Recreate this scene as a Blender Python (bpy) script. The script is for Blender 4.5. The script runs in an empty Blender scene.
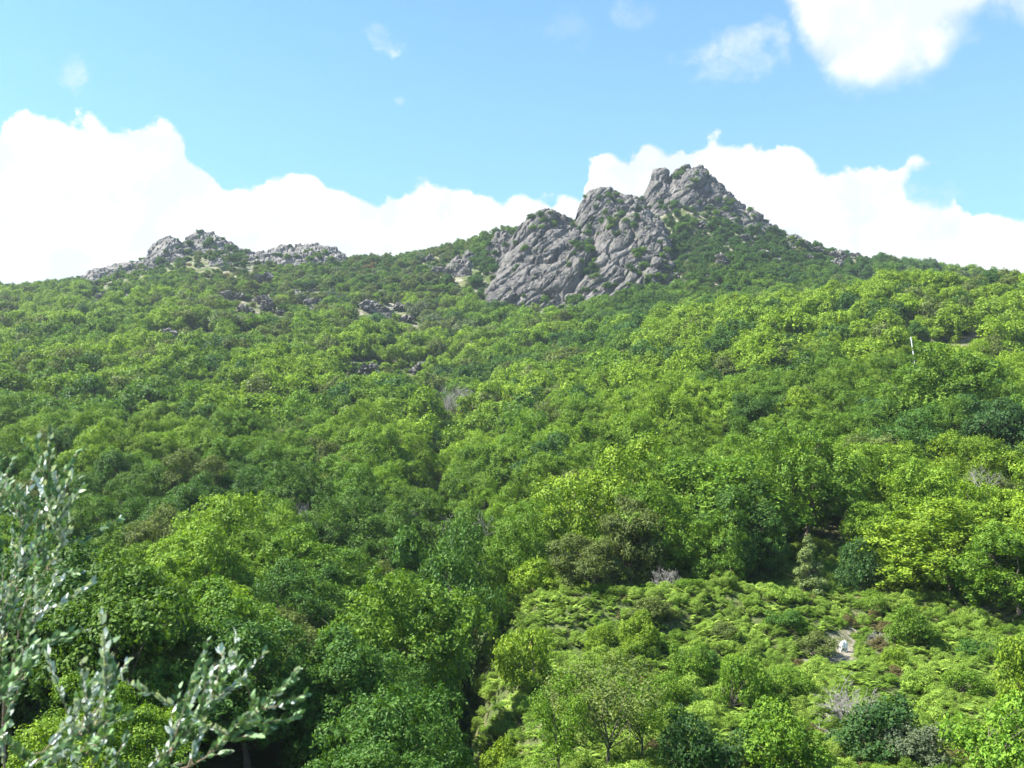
import bpy, math, random
import numpy as np
from mathutils import Vector, Matrix

random.seed(7)
RNG = np.random.default_rng(7)
rad = math.radians
SC = bpy.context.scene
COL = SC.collection

# ------------------------------------------------------------------ camera
F = 924.0
PITCH = math.atan((547 - 384) / F)
CT, ST = math.cos(PITCH), math.sin(PITCH)
cam_data = bpy.data.cameras.new('camera')
cam_data.sensor_width = 36.0
cam_data.lens = 36.0 * F / 1024.0
cam_data.clip_start = 0.1
cam_data.clip_end = 20000
cam_data.dof.use_dof = True
cam_data.dof.focus_distance = 160
cam_data.dof.aperture_fstop = 1.9
cam = bpy.data.objects.new('camera', cam_data)
cam.rotation_euler = (rad(90) + PITCH, 0, 0)
COL.objects.link(cam)
SC.camera = cam

# ------------------------------------------------------------------ light
SUN_EL, SUN_AZ = rad(52), rad(-98)       # azimuth measured from the view direction (+Y), clockwise positive
sdir = Vector((math.cos(SUN_EL) * math.sin(SUN_AZ), math.cos(SUN_EL) * math.cos(SUN_AZ), math.sin(SUN_EL)))
sun_data = bpy.data.lights.new('sun', 'SUN')
sun_data.energy = 5.0
sun_data.angle = rad(0.6)
sun_data.color = (1.0, 0.955, 0.87)
sun = bpy.data.objects.new('sun', sun_data)
sun.rotation_euler = (-sdir).to_track_quat('-Z', 'Y').to_euler()
sun.location = (0, 0, 400)
COL.objects.link(sun)
SC.view_settings.view_transform = 'Standard'
SC.view_settings.look = 'None'
SC.view_settings.gamma = 1.0
SC.view_settings.use_curve_mapping = False
SC.view_settings.exposure = 1.95
SC.cycles.use_denoising = True
SC.cycles.sample_clamp_indirect = 3.0
SC.cycles.max_bounces = 5
SC.cycles.diffuse_bounces = 3
SC.cycles.glossy_bounces = 1
SC.cycles.transmission_bounces = 3
SC.cycles.volume_bounces = 0
SC.cycles.caustics_reflective = False
SC.cycles.caustics_refractive = False


def pix_dir(px, py):
    a = (px - 512) / F
    b = (384 - py) / F
    return a, CT - b * ST, ST + b * CT      # x, y, z (y = depth)


def azel(px, py):
    x, y, z = pix_dir(px, py)
    return math.atan2(x, y), math.atan2(z, math.hypot(x, y))


# ------------------------------------------------------------------ node helpers
class NT:
    def __init__(self, tree):
        self.t = tree
        self.n = tree.nodes
        self.l = tree.links

    def new(self, typ, **kw):
        nd = self.n.new(typ)
        for k, v in kw.items():
            setattr(nd, k, v)
        return nd

    def put(self, sock, v):
        if isinstance(v, bpy.types.NodeSocket):
            self.l.new(v, sock)
        elif v is not None:
            sock.default_value = v

    def math(self, op, a, b=None, c=None, clamp=False):
        nd = self.new('ShaderNodeMath', operation=op, use_clamp=clamp)
        for i, v in enumerate((a, b, c)):
            if v is not None:
                self.put(nd.inputs[i], v)
        return nd.outputs[0]

    def mix(self, fac, a, b, blend='MIX'):
        nd = self.new('ShaderNodeMix', data_type='RGBA', blend_type=blend)
        self.put(nd.inputs[0], fac)
        for i, v in ((6, a), (7, b)):
            if isinstance(v, tuple) and len(v) == 3:
                v = (*v, 1)
            self.put(nd.inputs[i], v)
        return nd.outputs[2]

    def smooth(self, v, lo, hi, a=0.0, b=1.0):
        nd = self.new('ShaderNodeMapRange', interpolation_type='SMOOTHSTEP')
        self.put(nd.inputs[0], v)
        for i, q in enumerate((lo, hi, a, b)):
            nd.inputs[i + 1].default_value = q
        return nd.outputs[0]

    def noise(self, vec, scale, detail=4, rough=0.55, dist=0.0):
        nd = self.new('ShaderNodeTexNoise')
        self.put(nd.inputs['Vector'], vec)
        nd.inputs['Scale'].default_value = scale
        nd.inputs['Detail'].default_value = detail
        nd.inputs['Roughness'].default_value = rough
        nd.inputs['Distortion'].default_value = dist
        return nd

    def curve(self, val, pts):
        nd = self.new('ShaderNodeFloatCurve')
        c = nd.mapping.curves[0]
        while len(c.points) > 2:
            c.points.remove(c.points[1])
        c.points[0].location = pts[0]
        c.points[1].location = pts[-1]
        for p in pts[1:-1]:
            c.points.new(*p)
        for p in c.points:
            p.handle_type = 'AUTO_CLAMPED'
        nd.mapping.update()
        self.put(nd.inputs['Value'], val)
        return nd.outputs[0]


# ------------------------------------------------------------------ sky with cumulus
def make_world():
    w = bpy.data.worlds.new('World')
    SC.world = w
    w.use_nodes = True
    g = NT(w.node_tree)
    g.n.clear()
    sky = g.new('ShaderNodeTexSky', sky_type='NISHITA', sun_disc=False)
    sky.sun_elevation = SUN_EL
    sky.sun_rotation = SUN_AZ
    sky.altitude = 500
    sky.air_density = 1.0
    sky.dust_density = 0.3
    sky.ozone_density = 2.0
    tc = g.new('ShaderNodeTexCoord')
    sep = g.new('ShaderNodeSeparateXYZ')
    g.l.new(tc.outputs['Generated'], sep.inputs[0])
    x, y, z = sep.outputs
    az = g.math('ARCTAN2', x, y)
    el = g.math('ARCSINE', z)
    # billowing displacement of the cloud outlines
    n1 = g.noise(tc.outputs['Generated'], 9, 5, 0.55)
    n2 = g.noise(tc.outputs['Generated'], 26, 6, 0.6)
    vor = g.new('ShaderNodeTexVoronoi', feature='SMOOTH_F1')
    nv = g.new('ShaderNodeVectorMath', operation='ADD')
    sc_ = g.new('ShaderNodeVectorMath', operation='SCALE')
    g.l.new(n2.outputs['Color'], sc_.inputs[0])
    sc_.inputs['Scale'].default_value = 0.05
    g.l.new(tc.outputs['Generated'], nv.inputs[0])
    g.l.new(sc_.outputs[0], nv.inputs[1])
    g.l.new(nv.outputs[0], vor.inputs['Vector'])
    vor.inputs['Scale'].default_value = 22
    vor.inputs['Smoothness'].default_value = 0.3
    puff = g.math('SUBTRACT', 0.45, vor.outputs['Distance'])
    a1 = g.math('MULTIPLY', g.math('SUBTRACT', n1.outputs['Fac'], 0.5), 0.030)
    a2 = g.math('MULTIPLY', g.math('SUBTRACT', n2.outputs['Fac'], 0.5), 0.045)
    a3 = g.math('MULTIPLY', puff, 0.030)
    disp = g.math('ADD', g.math('ADD', a1, a2), a3)
    azn = g.math('ADD', az, g.math('MULTIPLY', g.math('SUBTRACT', n2.outputs['Color'], 0.5), 0.03))

    def curve_px(pts, ends=None):
        out = []
        for px, py in pts:
            a, e = azel(px, py)
            out.append(((a + 0.8) / 1.6, (e + 0.1) / 0.8))
        cv = g.curve(g.math('MULTIPLY_ADD', azn, 1 / 1.6, 0.5, clamp=True), [(0, ends[0] if ends else out[0][1])] + out + [(1, ends[1] if ends else out[-1][1])])
        return g.math('SUBTRACT', g.math('MULTIPLY', cv, 0.8), 0.1)

    top = curve_px([(-60, 120), (0, 117), (30, 112), (60, 116), (90, 124), (120, 128), (150, 130), (180, 142), (200, 150), (225, 172), (250, 176),
                    (280, 170), (305, 172), (330, 190), (360, 192), (400, 186), (430, 180), (460, 180), (490, 196), (520, 192), (560, 198),
                    (580, 196), (592, 166), (610, 155), (640, 153), (665, 156), (690, 140), (720, 138), (760, 140), (790, 152), (820, 160), (850, 160),
                    (875, 166), (895, 160), (912, 150), (928, 146), (942, 158), (952, 188), (972, 210), (990, 212), (1024, 206), (1100, 190)], ends=(0.25, 0.25))
    d_bank = g.math('ADD', g.math('SUBTRACT', top, el), disp)
    m_bank = g.smooth(d_bank, -0.002, 0.006)
    # hollow of blue sky between the two heads at the right
    bot = curve_px([(640, -60), (700, -30), (770, -10), (790, 18), (808, 52), (835, 76), (870, 84), (900, 80), (930, 66), (955, 44), (980, 26), (1024, 14), (1100, 10)])
    d_up = g.math('ADD', g.math('SUBTRACT', el, bot), disp)
    inr = g.smooth(az, azel(700, 50)[0], azel(760, 50)[0])
    m_up = g.math('MULTIPLY', g.smooth(d_up, -0.014, 0.028), inr)
    m_up = g.math('MULTIPLY', m_up, g.smooth(az, 0.62, 0.85, 1.0, 0.0))
    ha, he = azel(934, 186)
    hx = g.math('DIVIDE', g.math('SUBTRACT', azn, ha), 27 / F)
    hy = g.math('DIVIDE', g.math('SUBTRACT', el, he), 24 / F)
    hr = g.math('ADD', g.math('MULTIPLY', hx, hx), g.math('MULTIPLY', hy, hy))
    hr = g.math('ADD', hr, g.math('MULTIPLY', g.math('SUBTRACT', n2.outputs['Fac'], 0.5), 3.0))
    m_bank = g.math('MULTIPLY', m_bank, g.smooth(hr, 0.5, 1.3))
    m = g.math('MAXIMUM', m_bank, m_up)
    # thin wisps
    wn = g.noise(tc.outputs['Generated'], 17, 8, 0.68, 0.6)
    for px, py, rx, ry, s in ((700, 56, 60, 16, 0.55), (752, 40, 50, 26, 0.6), (735, 62, 80, 24, 0.45), (382, 36, 38, 20, 1.0), (68, 66, 22, 26, 1.0), (400, 101, 10, 7, 0.6), (925, 205, 45, 30, 0.75), (640, 12, 40, 20, 0.35), (560, 30, 60, 25, 0.2)):
        a, e = azel(px, py)
        dx = g.math('DIVIDE', g.math('SUBTRACT', azn, a + 0.0), rx / F)
        dy = g.math('DIVIDE', g.math('SUBTRACT', el, e), ry / F)
        r2 = g.math('ADD', g.math('ADD', g.math('MULTIPLY', dx, dx), g.math('MULTIPLY', dy, dy)), g.math('MULTIPLY', g.math('SUBTRACT', n2.outputs['Fac'], 0.5), 2.4))
        b = g.math('SUBTRACT', 1.0, r2, clamp=True)
        k = g.smooth(g.math('ADD', g.math('MULTIPLY', b, 0.35), g.math('MULTIPLY', wn.outputs['Fac'], 1.0)), 0.60, 1.15, 0.0, s)
        m = g.math('MAXIMUM', m, g.math('MULTIPLY', k, g.smooth(b, 0.0, 0.35)))
    # colour of the air: clear cyan blue
    air = g.mix(1.0, sky.outputs[0], (0.66, 1.21, 1.38), 'MULTIPLY')
    veil = g.smooth(el, 0.08, 0.70, 0.45, 0.12)
    air = g.mix(veil, air, (3.7, 5.5, 6.3))
    shade = g.noise(tc.outputs['Generated'], 11, 7, 0.6)
    body = g.smooth(g.math('ADD', shade.outputs['Fac'], g.math('MULTIPLY', puff, 0.25)), 0.36, 0.62)
    white = g.mix(body, (4.1, 4.45, 4.75), (5.4, 5.45, 5.5))
    col = g.mix(m, air, white)
    bg = g.new('ShaderNodeBackground')
    bg.inputs['Strength'].default_value = 0.056
    g.l.new(col, bg.inputs['Color'])
    out = g.new('ShaderNodeOutputWorld')
    g.l.new(bg.outputs[0], out.inputs['Surface'])


make_world()

# ------------------------------------------------------------------ numpy noise
_perm = np.random.default_rng(3).permutation(256)
_perm = np.concatenate([_perm, _perm, _perm])
_grad = np.random.default_rng(4).normal(size=(256, 3))
_grad /= np.linalg.norm(_grad, axis=1)[:, None]


def perlin(p):
    p = np.asarray(p, float)
    i = np.floor(p).astype(int)
    f = p - i
    i &= 255
    u = f * f * f * (f * (f * 6 - 15) + 10)
    r = 0
    for dx in (0, 1):
        for dy in (0, 1):
            for dz in (0, 1):
                h = _perm[_perm[_perm[(i[..., 0] + dx) & 255] + ((i[..., 1] + dy) & 255)] + ((i[..., 2] + dz) & 255)] & 255
                gr = _grad[h]
                d = gr[..., 0] * (f[..., 0] - dx) + gr[..., 1] * (f[..., 1] - dy) + gr[..., 2] * (f[..., 2] - dz)
                w = (u[..., 0] if dx else 1 - u[..., 0]) * (u[..., 1] if dy else 1 - u[..., 1]) * (u[..., 2] if dz else 1 - u[..., 2])
                r = r + w * d
    return r * 1.5


def fbm(p, octv=4, gain=0.5):
    r, a = 0, 1.0
    for k in range(octv):
        r = r + a * perlin(p * 2 ** k + 13.7 * k)
        a *= gain
    return r


def ridged(p, octv=4, gain=0.55):
    r, a = 0, 1.0
    for k in range(octv):
        r = r + a * (1 - 2 * np.abs(perlin(p * 2 ** k + 7.3 * k)))
        a *= gain
    return r


def worley(p):
    """F1, F2 and a random value of the nearest cell"""
    i = np.floor(p).astype(int)
    f1 = np.full(p.shape[:-1], 9.0)
    f2 = f1.copy()
    cid = np.zeros(p.shape[:-1])
    tl = np.zeros(p.shape[:-1])
    for dx in (-1, 0, 1):
        for dy in (-1, 0, 1):
            for dz in (-1, 0, 1):
                c = i + (dx, dy, dz)
                h = _perm[_perm[_perm[c[..., 0] & 255] + (c[..., 1] & 255)] + (c[..., 2] & 255)] & 255
                pt = c + 0.5 + 0.45 * _grad[h]
                d = np.linalg.norm(p - pt, axis=-1)
                nearer = d < f1
                tl = np.where(nearer, ((p - pt) * _grad[(h * 7 + 3) & 255]).sum(-1), tl)
                f2 = np.where(nearer, f1, np.minimum(f2, d))
                cid = np.where(nearer, h / 255.0, cid)
                f1 = np.where(nearer, d, f1)
    return f1, f2, cid, tl


# ------------------------------------------------------------------ the lie of the land
COLS = [-300, 0, 80, 130, 160, 205, 260, 300, 350, 400, 440, 465, 500, 550, 600, 650, 690, 740, 800, 850, 900, 1024, 1300]
ROWS = {   # depth in metres: picture height at which bare ground of that depth stands
    32:  [860, 900, 900, 900, 900, 900, 900, 905, 915, 930, 945, 950, 930, 905, 895, 895, 895, 890, 885, 880, 875, 860, 830],
    45:  [780, 815, 812, 812, 812, 812, 815, 820, 840, 870, 900, 900, 862, 828, 820, 820, 820, 820, 818, 815, 812, 800, 760],
    60:  [700, 745, 742, 740, 738, 738, 742, 748, 765, 795, 835, 830, 775, 748, 744, 744, 745, 745, 745, 742, 740, 730, 690],
    75:  [645, 690, 688, 682, 680, 680, 684, 690, 705, 735, 775, 760, 695, 677, 674, 674, 675, 673, 671, 669, 666, 658, 620],
    92:  [595, 640, 638, 634, 632, 632, 634, 638, 648, 670, 705, 685, 622, 608, 604, 603, 602, 600, 600, 602, 606, 604, 570],
    115: [545, 580, 580, 577, 576, 576, 578, 582, 588, 600, 622, 622, 592, 572, 564, 558, 554, 550, 546, 544, 542, 534, 500],
    150: [490, 508, 508, 508, 508, 508, 510, 512, 514, 520, 532, 532, 515, 500, 492, 486, 482, 478, 472, 466, 460, 450, 420],
    200: [430, 446, 446, 446, 446, 446, 447, 448, 452, 460, 474, 470, 455, 444, 436, 426, 420, 412, 404, 398, 394, 388, 360],
    260: [385, 399, 398, 398, 397, 397, 398, 400, 405, 414, 430, 424, 410, 400, 390, 376, 368, 358, 350, 345, 342, 334, 300],
    320: [355, 366, 364, 362, 362, 363, 366, 369, 376, 386, 400, 392, 382, 372, 360, 344, 334, 322, 310, 300, 293, 288, 270],
    400: [328, 332, 328, 325, 322, 322, 326, 330, 338, 346, 354, 350, 342, 336, 330, 320, 314, 310, 310, 314, 322, 326, 315],
    480: [312, 314, 305, 296, 290, 289, 296, 298, 303, 307, 308, 308, 308, 306, 298, 282, 270, 268, 278, 288, 300, 315, 310],
    540: [302, 302, 291, 279, 270, 266, 278, 278, 280, 281, 275, 266, 254, 256, 248, 244, 236, 240, 260, 272, 284, 302, 300],
    600: [293, 292, 284, 268, 254, 248, 264, 262, 262, 261, 252, 243, 232, 224, 216, 206, 192, 216, 246, 259, 269, 288, 292],
    650: [300, 296, 289, 276, 266, 262, 272, 268, 268, 268, 262, 256, 248, 238, 226, 216, 206, 226, 252, 265, 275, 290, 296],
    900: [380, 380, 380, 380, 380, 380, 380, 380, 380, 380, 380, 380, 375, 370, 365, 360, 360, 365, 370, 375, 380, 380, 380],
    1500: [450] * 23,
}
UG = np.linspace(-1.6, 1.6, 641)
LG = np.linspace(math.log(32), math.log(1500), 221)


def build_table():
    ds = sorted(ROWS)
    zz = []
    for d in ds:
        u, s = [], []
        for px, py in zip(COLS, ROWS[d]):
            x, y, z = pix_dir(px, py)
            u.append(x / y)
            s.append(z / y * d)
        zz.append(np.interp(UG, u, s))
    zz = np.array(zz)
    ld = np.log(ds)
    # monotone-ish cubic in depth
    T = np.zeros((len(LG), len(UG)))
    m = np.gradient(zz, np.array(ds, float), axis=0)
    dd = np.array(ds, float)
    for i, l in enumerate(LG):
        d = math.exp(l)
        k = min(max(np.searchsorted(dd, d) - 1, 0), len(dd) - 2)
        h = dd[k + 1] - dd[k]
        t = min(max((d - dd[k]) / h, 0), 1)
        T[i] = ((2 * t**3 - 3 * t**2 + 1) * zz[k] + (t**3 - 2 * t**2 + t) * h * m[k] * 0.8 + (-2 * t**3 + 3 * t**2) * zz[k + 1]
                + (t**3 - t**2) * h * m[k + 1] * 0.8)
    for ax, sg in ((1, 3.0), (0, 1.2)):
        r = int(3 * sg)
        ker = np.exp(-0.5 * (np.arange(-r, r + 1) / sg) ** 2)
        ker /= ker.sum()
        pad = [(0, 0), (0, 0)]
        pad[ax] = (r, r)
        P = np.pad(T, pad, mode='edge')
        T = sum(k * (P[:, j:j + T.shape[1]] if ax == 1 else P[j:j + T.shape[0]]) for j, k in enumerate(ker))
    return T


TAB = build_table()


def ground(x, y, detail=True):
    x = np.asarray(x, float)
    y = np.asarray(y, float)
    d = np.clip(y, 32, 1499)
    u = np.clip(x / d, -1.59, 1.59)
    fi = (np.log(d) - LG[0]) / (LG[1] - LG[0])
    fj = (u - UG[0]) / (UG[1] - UG[0])
    i = np.clip(fi.astype(int), 0, len(LG) - 2)
    j = np.clip(fj.astype(int), 0, len(UG) - 2)
    a, b = fi - i, fj - j
    z = (TAB[i, j] * (1 - a) * (1 - b) + TAB[i + 1, j] * a * (1 - b) + TAB[i, j + 1] * (1 - a) * b + TAB[i + 1, j + 1] * a * b)
    # the bank the photographer stands on
    t = np.clip(y / 32, 0, 1)
    near = -1.65 - 1.2 * np.clip(y, 0, 32) * 0.10
    s = np.clip((y - 2.0) / 22.0, 0, 1)
    s = s * s * (3 - 2 * s)
    z32 = np.minimum(z, -9.0)
    z = np.where(y < 32, near * (1 - s) + z32 * s, z)
    if detail:
        p = np.stack([x, y, np.zeros_like(x)], -1)
        amp = np.clip((y - 40) / 500, 0, 1)
        ug = x / np.clip(y, 32, 1e9)
        uc = np.interp(y, [45, 75, 115, 150, 200, 260, 330], [-0.055, -0.05, -0.065, -0.075, -0.078, -0.075, -0.06])
        wg = np.interp(y, [45, 80, 150, 300], [0.045, 0.035, 0.022, 0.016])
        z = z - np.exp(-((ug - uc) / wg) ** 2) * np.interp(y, [36, 50, 90, 130, 300, 340], [0, 5.0, 4.5, 3.5, 3.5, 0])
        hum = np.clip((y - 46) / 8, 0, 1) * np.clip((104 - y) / 10, 0, 1) * np.clip((x + 4) / 6, 0, 1)
        z = z + hum * (fbm(p / 7.0 + 3, 3) * 0.8 + 1.3 * np.exp(-((y - 88) / 5.0) ** 2) + fbm(p / 2.2, 2) * 0.25)
        z = z + fbm(p / 60.0, 3) * 4.0 * amp * np.clip(1.2 - np.clip(y - 560, 0, 100) / 60, 0.2, 1) + fbm(p / 9.0, 3) * (0.25 + 0.5 * amp)
    return z


def project(x, y, z):
    d = y * CT + z * ST
    d = np.where(np.abs(d) < 1e-6, 1e-6, d)
    return 512 + F * x / d, 384 - F * (-y * ST + z * CT) / d


_HD = np.exp(np.linspace(math.log(40), math.log(1200), 1500))


def hit(px, py, dmin=40):
    """ground point seen at a place of the picture"""
    a, b, c = pix_dir(px, py)
    ys = _HD[_HD >= dmin]
    xs = ys * a / b
    zs = ys * c / b
    g = ground(xs, ys)
    k = np.argmax(g >= zs)
    if g[k] < zs[k]:
        k = int(np.argmin(zs - g))
    return float(xs[k]), float(ys[k]), float(g[k])


def gz(x, y):
    return float(ground(np.array([x]), np.array([y]))[0])


def in_poly(px, py, poly):
    px = np.asarray(px, float)
    py = np.asarray(py, float)
    c = np.zeros(px.shape, bool)
    n = len(poly)
    for i in range(n):
        x1, y1 = poly[i]
        x2, y2 = poly[(i + 1) % n]
        k = ((y1 > py) != (y2 > py)) & (px < (x2 - x1) * (py - y1) / ((y2 - y1) or 1e-9) + x1)
        c ^= k
    return c


# ------------------------------------------------------------------ object helpers
def mesh_np(name, verts, faces, mats=(), attrs=None, smooth=False, fmat=None):
    """faces: an (n,4) or (n,3) array or a list of such arrays"""
    if not isinstance(faces, list):
        faces = [faces]
    me = bpy.data.meshes.new(name)
    verts = np.asarray(verts, np.float32)
    me.vertices.add(len(verts))
    me.vertices.foreach_set('co', verts.ravel())
    loops = np.concatenate([np.asarray(f, np.int32).ravel() for f in faces])
    sizes = np.concatenate([np.full(len(f), f.shape[1], np.int32) for f in faces])
    me.loops.add(len(loops))
    me.loops.foreach_set('vertex_index', loops)
    me.polygons.add(len(sizes))
    me.polygons.foreach_set('loop_start', np.concatenate([[0], np.cumsum(sizes)[:-1]]).astype(np.int32))
    me.update(calc_edges=True)
    for m in mats:
        me.materials.append(m)
    if fmat is not None:
        me.polygons.foreach_set('material_index', np.asarray(fmat, np.int32))
    me.polygons.foreach_set('use_smooth', np.full(len(sizes), smooth, bool))
    for k, (dom, v) in (attrs or {}).items():
        v = np.asarray(v, np.float32)
        if v.ndim == 1:
            a = me.attributes.new(k, 'FLOAT', dom)
            a.data.foreach_set('value', v)
        else:
            a = me.attributes.new(k, 'FLOAT_VECTOR', dom)
            a.data.foreach_set('vector', v.ravel())
    me.validate()
    me.update()
    return me


def link(name, data, parent=None, loc=None, rot=None, scale=None):
    o = bpy.data.objects.new(name, data)
    COL.objects.link(o)
    o.parent = parent
    if loc is not None:
        o.location = loc
    if rot is not None:
        o.rotation_euler = rot
    if scale is not None:
        o.scale = scale
    return o


def tag(o, label=None, cat=None, group=None, kind=None):
    if label:
        o['label'] = label
    if cat:
        o['category'] = cat
    if group:
        o['group'] = group
    if kind:
        o['kind'] = kind
    return o


class Tubes:
    def __init__(self):
        self.v, self.f, self.n = [], [], 0

    def add(self, pts, rs, sides=5):
        pts = [Vector(p) for p in pts]
        k = len(pts)
        rings = []
        for i, p in enumerate(pts):
            d = (pts[min(i + 1, k - 1)] - pts[max(i - 1, 0)]).normalized()
            a = d.orthogonal().normalized() if i == 0 else (rings_a - d * rings_a.dot(d)).normalized()
            rings_a = a
            b = d.cross(a)
            for s in range(sides):
                t = 2 * math.pi * s / sides
                self.v.append(tuple(p + (a * math.cos(t) + b * math.sin(t)) * rs[i]))
        for i in range(k - 1):
            for s in range(sides):
                q = (s + 1) % sides
                b0 = self.n + i * sides
                self.f.append((b0 + s, b0 + q, b0 + sides + q, b0 + sides + s))
        self.n += k * sides

    def arrays(self):
        return np.array(self.v, np.float32).reshape(-1, 3), np.array(self.f, np.int32).reshape(-1, 4)


# ------------------------------------------------------------------ materials
def mat_new(name):
    m = bpy.data.materials.new(name)
    m.use_nodes = True
    g = NT(m.node_tree)
    g.n.clear()
    out = g.new('ShaderNodeOutputMaterial')
    return m, g, out


def mat_leaf(name, backs=None, gloss=0.12, trans=0.32):
    """foliage: the tint of each plant comes from its 'tint' property, every leaf varies around it"""
    m, g, out = mat_new(name)
    at = g.new('ShaderNodeAttribute', attribute_type='INSTANCER', attribute_name='tint')
    lv = g.new('ShaderNodeAttribute', attribute_type='GEOMETRY', attribute_name='leaf')
    hsv = g.new('ShaderNodeHueSaturation')
    g.l.new(at.outputs['Color'], hsv.inputs['Color'])
    g.l.new(g.math('MULTIPLY_ADD', lv.outputs['Fac'], -0.045, 0.525), hsv.inputs['Hue'])
    g.l.new(g.math('MULTIPLY_ADD', lv.outputs['Fac'], 1.1, 0.45), hsv.inputs['Value'])
    base = hsv.outputs[0]
    if backs:
        geo = g.new('ShaderNodeNewGeometry')
        base = g.mix(geo.outputs['Backfacing'], base, backs)
    pr = g.new('ShaderNodeBsdfPrincipled')
    g.l.new(base, pr.inputs['Base Color'])
    pr.inputs['Roughness'].default_value = 0.55
    pr.inputs['Specular IOR Level'].default_value = gloss
    tr = g.new('ShaderNodeBsdfTranslucent')
    tcol = g.mix(1.0, base, (1.15, 1.2, 0.42), 'MULTIPLY')
    g.l.new(tcol, tr.inputs['Color'])
    mx = g.new('ShaderNodeMixShader')
    mx.inputs[0].default_value = trans
    g.l.new(pr.outputs[0], mx.inputs[1])
    g.l.new(tr.outputs[0], mx.inputs[2])
    g.l.new(mx.outputs[0], out.inputs['Surface'])
    return m


def mat_bark(name, c1, c2):
    m, g, out = mat_new(name)
    tc = g.new('ShaderNodeTexCoord')
    n = g.noise(tc.outputs['Object'], 4, 6, 0.65)
    col = g.mix(n.outputs['Fac'], c1, c2)
    pr = g.new('ShaderNodeBsdfPrincipled')
    g.l.new(col, pr.inputs['Base Color'])
    pr.inputs['Roughness'].default_value = 0.9
    bp = g.new('ShaderNodeBump')
    bp.inputs['Strength'].default_value = 0.6
    bp.inputs['Distance'].default_value = 0.05
    g.l.new(n.outputs['Fac'], bp.inputs['Height'])
    g.l.new(bp.outputs[0], pr.inputs['Normal'])
    g.l.new(pr.outputs[0], out.inputs['Surface'])
    return m


def mat_rock(name, light=(0.130, 0.120, 0.112), dark=(0.052, 0.050, 0.049), scale=1.0):
    m, g, out = mat_new(name)
    geo = g.new('ShaderNodeNewGeometry')
    pos = geo.outputs['Position']
    n1 = g.noise(pos, 0.09 * scale, 8, 0.62)
    n2 = g.noise(pos, 0.8 * scale, 6, 0.65)
    col = g.mix(g.smooth(n1.outputs['Fac'], 0.35, 0.62), dark, light)
    col = g.mix(g.smooth(n2.outputs['Fac'], 0.50, 0.66), col, tuple(min(1, v * 1.25) for v in light))
    n3 = g.noise(pos, 0.25 * scale, 7, 0.7)
    col = g.mix(g.smooth(n3.outputs['Fac'], 0.56, 0.66), col, (0.10, 0.115, 0.06))     # lichen and grass in the joints
    mp = g.new('ShaderNodeMapping')
    mp.inputs['Scale'].default_value = (1.0, 1.0, 0.22)
    mp.inputs['Rotation'].default_value = (0, 0.5, 0)
    g.l.new(pos, mp.inputs['Vector'])
    n5 = g.noise(mp.outputs[0], 0.35 * scale, 6, 0.7)
    col = g.mix(g.smooth(n5.outputs['Fac'], 0.52, 0.64, 0.0, 0.75), col, tuple(v * 0.5 for v in dark))     # water stains
    pr = g.new('ShaderNodeBsdfPrincipled')
    g.l.new(col, pr.inputs['Base Color'])
    pr.inputs['Roughness'].default_value = 0.92
    pr.inputs['Specular IOR Level'].default_value = 0.15
    bp = g.new('ShaderNodeBump')
    bp.inputs['Strength'].default_value = 0.9
    bp.inputs['Distance'].default_value = 1.0 / scale
    n4 = g.noise(pos, 0.5 * scale, 9, 0.72)
    g.l.new(n4.outputs['Fac'], bp.inputs['Height'])
    g.l.new(bp.outputs[0], pr.inputs['Normal'])
    g.l.new(pr.outputs[0], out.inputs['Surface'])
    return m


def mat_ground():
    m, g, out = mat_new('hillside soil')
    geo = g.new('ShaderNodeNewGeometry')
    pos = geo.outputs['Position']
    n1 = g.noise(pos, 0.05, 7, 0.6)
    n2 = g.noise(pos, 0.7, 7, 0.65)
    n3 = g.noise(pos, 0.16, 8, 0.7)
    col = g.mix(g.smooth(n1.outputs['Fac'], 0.4, 0.6), (0.050, 0.075, 0.022), (0.085, 0.095, 0.038))
    col = g.mix(g.smooth(n2.outputs['Fac'], 0.52, 0.7), col, (0.13, 0.105, 0.065))
    at = g.new('ShaderNodeAttribute', attribute_type='GEOMETRY', attribute_name='stony')
    k = g.math('MULTIPLY', g.smooth(n3.outputs['Fac'], 0.50, 0.58), at.outputs['Fac'])
    col = g.mix(k, col, g.mix(n2.outputs['Fac'], (0.15, 0.13, 0.105), (0.26, 0.235, 0.20)))
    pr = g.new('ShaderNodeBsdfPrincipled')
    g.l.new(col, pr.inputs['Base Color'])
    pr.inputs['Roughness'].default_value = 0.95
    pr.inputs['Specular IOR Level'].default_value = 0.1
    bp = g.new('ShaderNodeBump')
    bp.inputs['Strength'].default_value = 0.8
    bp.inputs['Distance'].default_value = 0.5
    g.l.new(n2.outputs['Fac'], bp.inputs['Height'])
    g.l.new(bp.outputs[0], pr.inputs['Normal'])
    g.l.new(pr.outputs[0], out.inputs['Surface'])
    return m


def mat_plain(name, c, rough=0.6, metal=0.0):
    m, g, out = mat_new(name)
    tc = g.new('ShaderNodeTexCoord')
    n = g.noise(tc.outputs['Object'], 3, 5, 0.6)
    col = g.mix(n.outputs['Fac'], tuple(v * 0.8 for v in c), tuple(min(1, v * 1.15) for v in c))
    pr = g.new('ShaderNodeBsdfPrincipled')
    g.l.new(col, pr.inputs['Base Color'])
    pr.inputs['Roughness'].default_value = rough
    pr.inputs['Metallic'].default_value = metal
    g.l.new(pr.outputs[0], out.inputs['Surface'])
    return m


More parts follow.
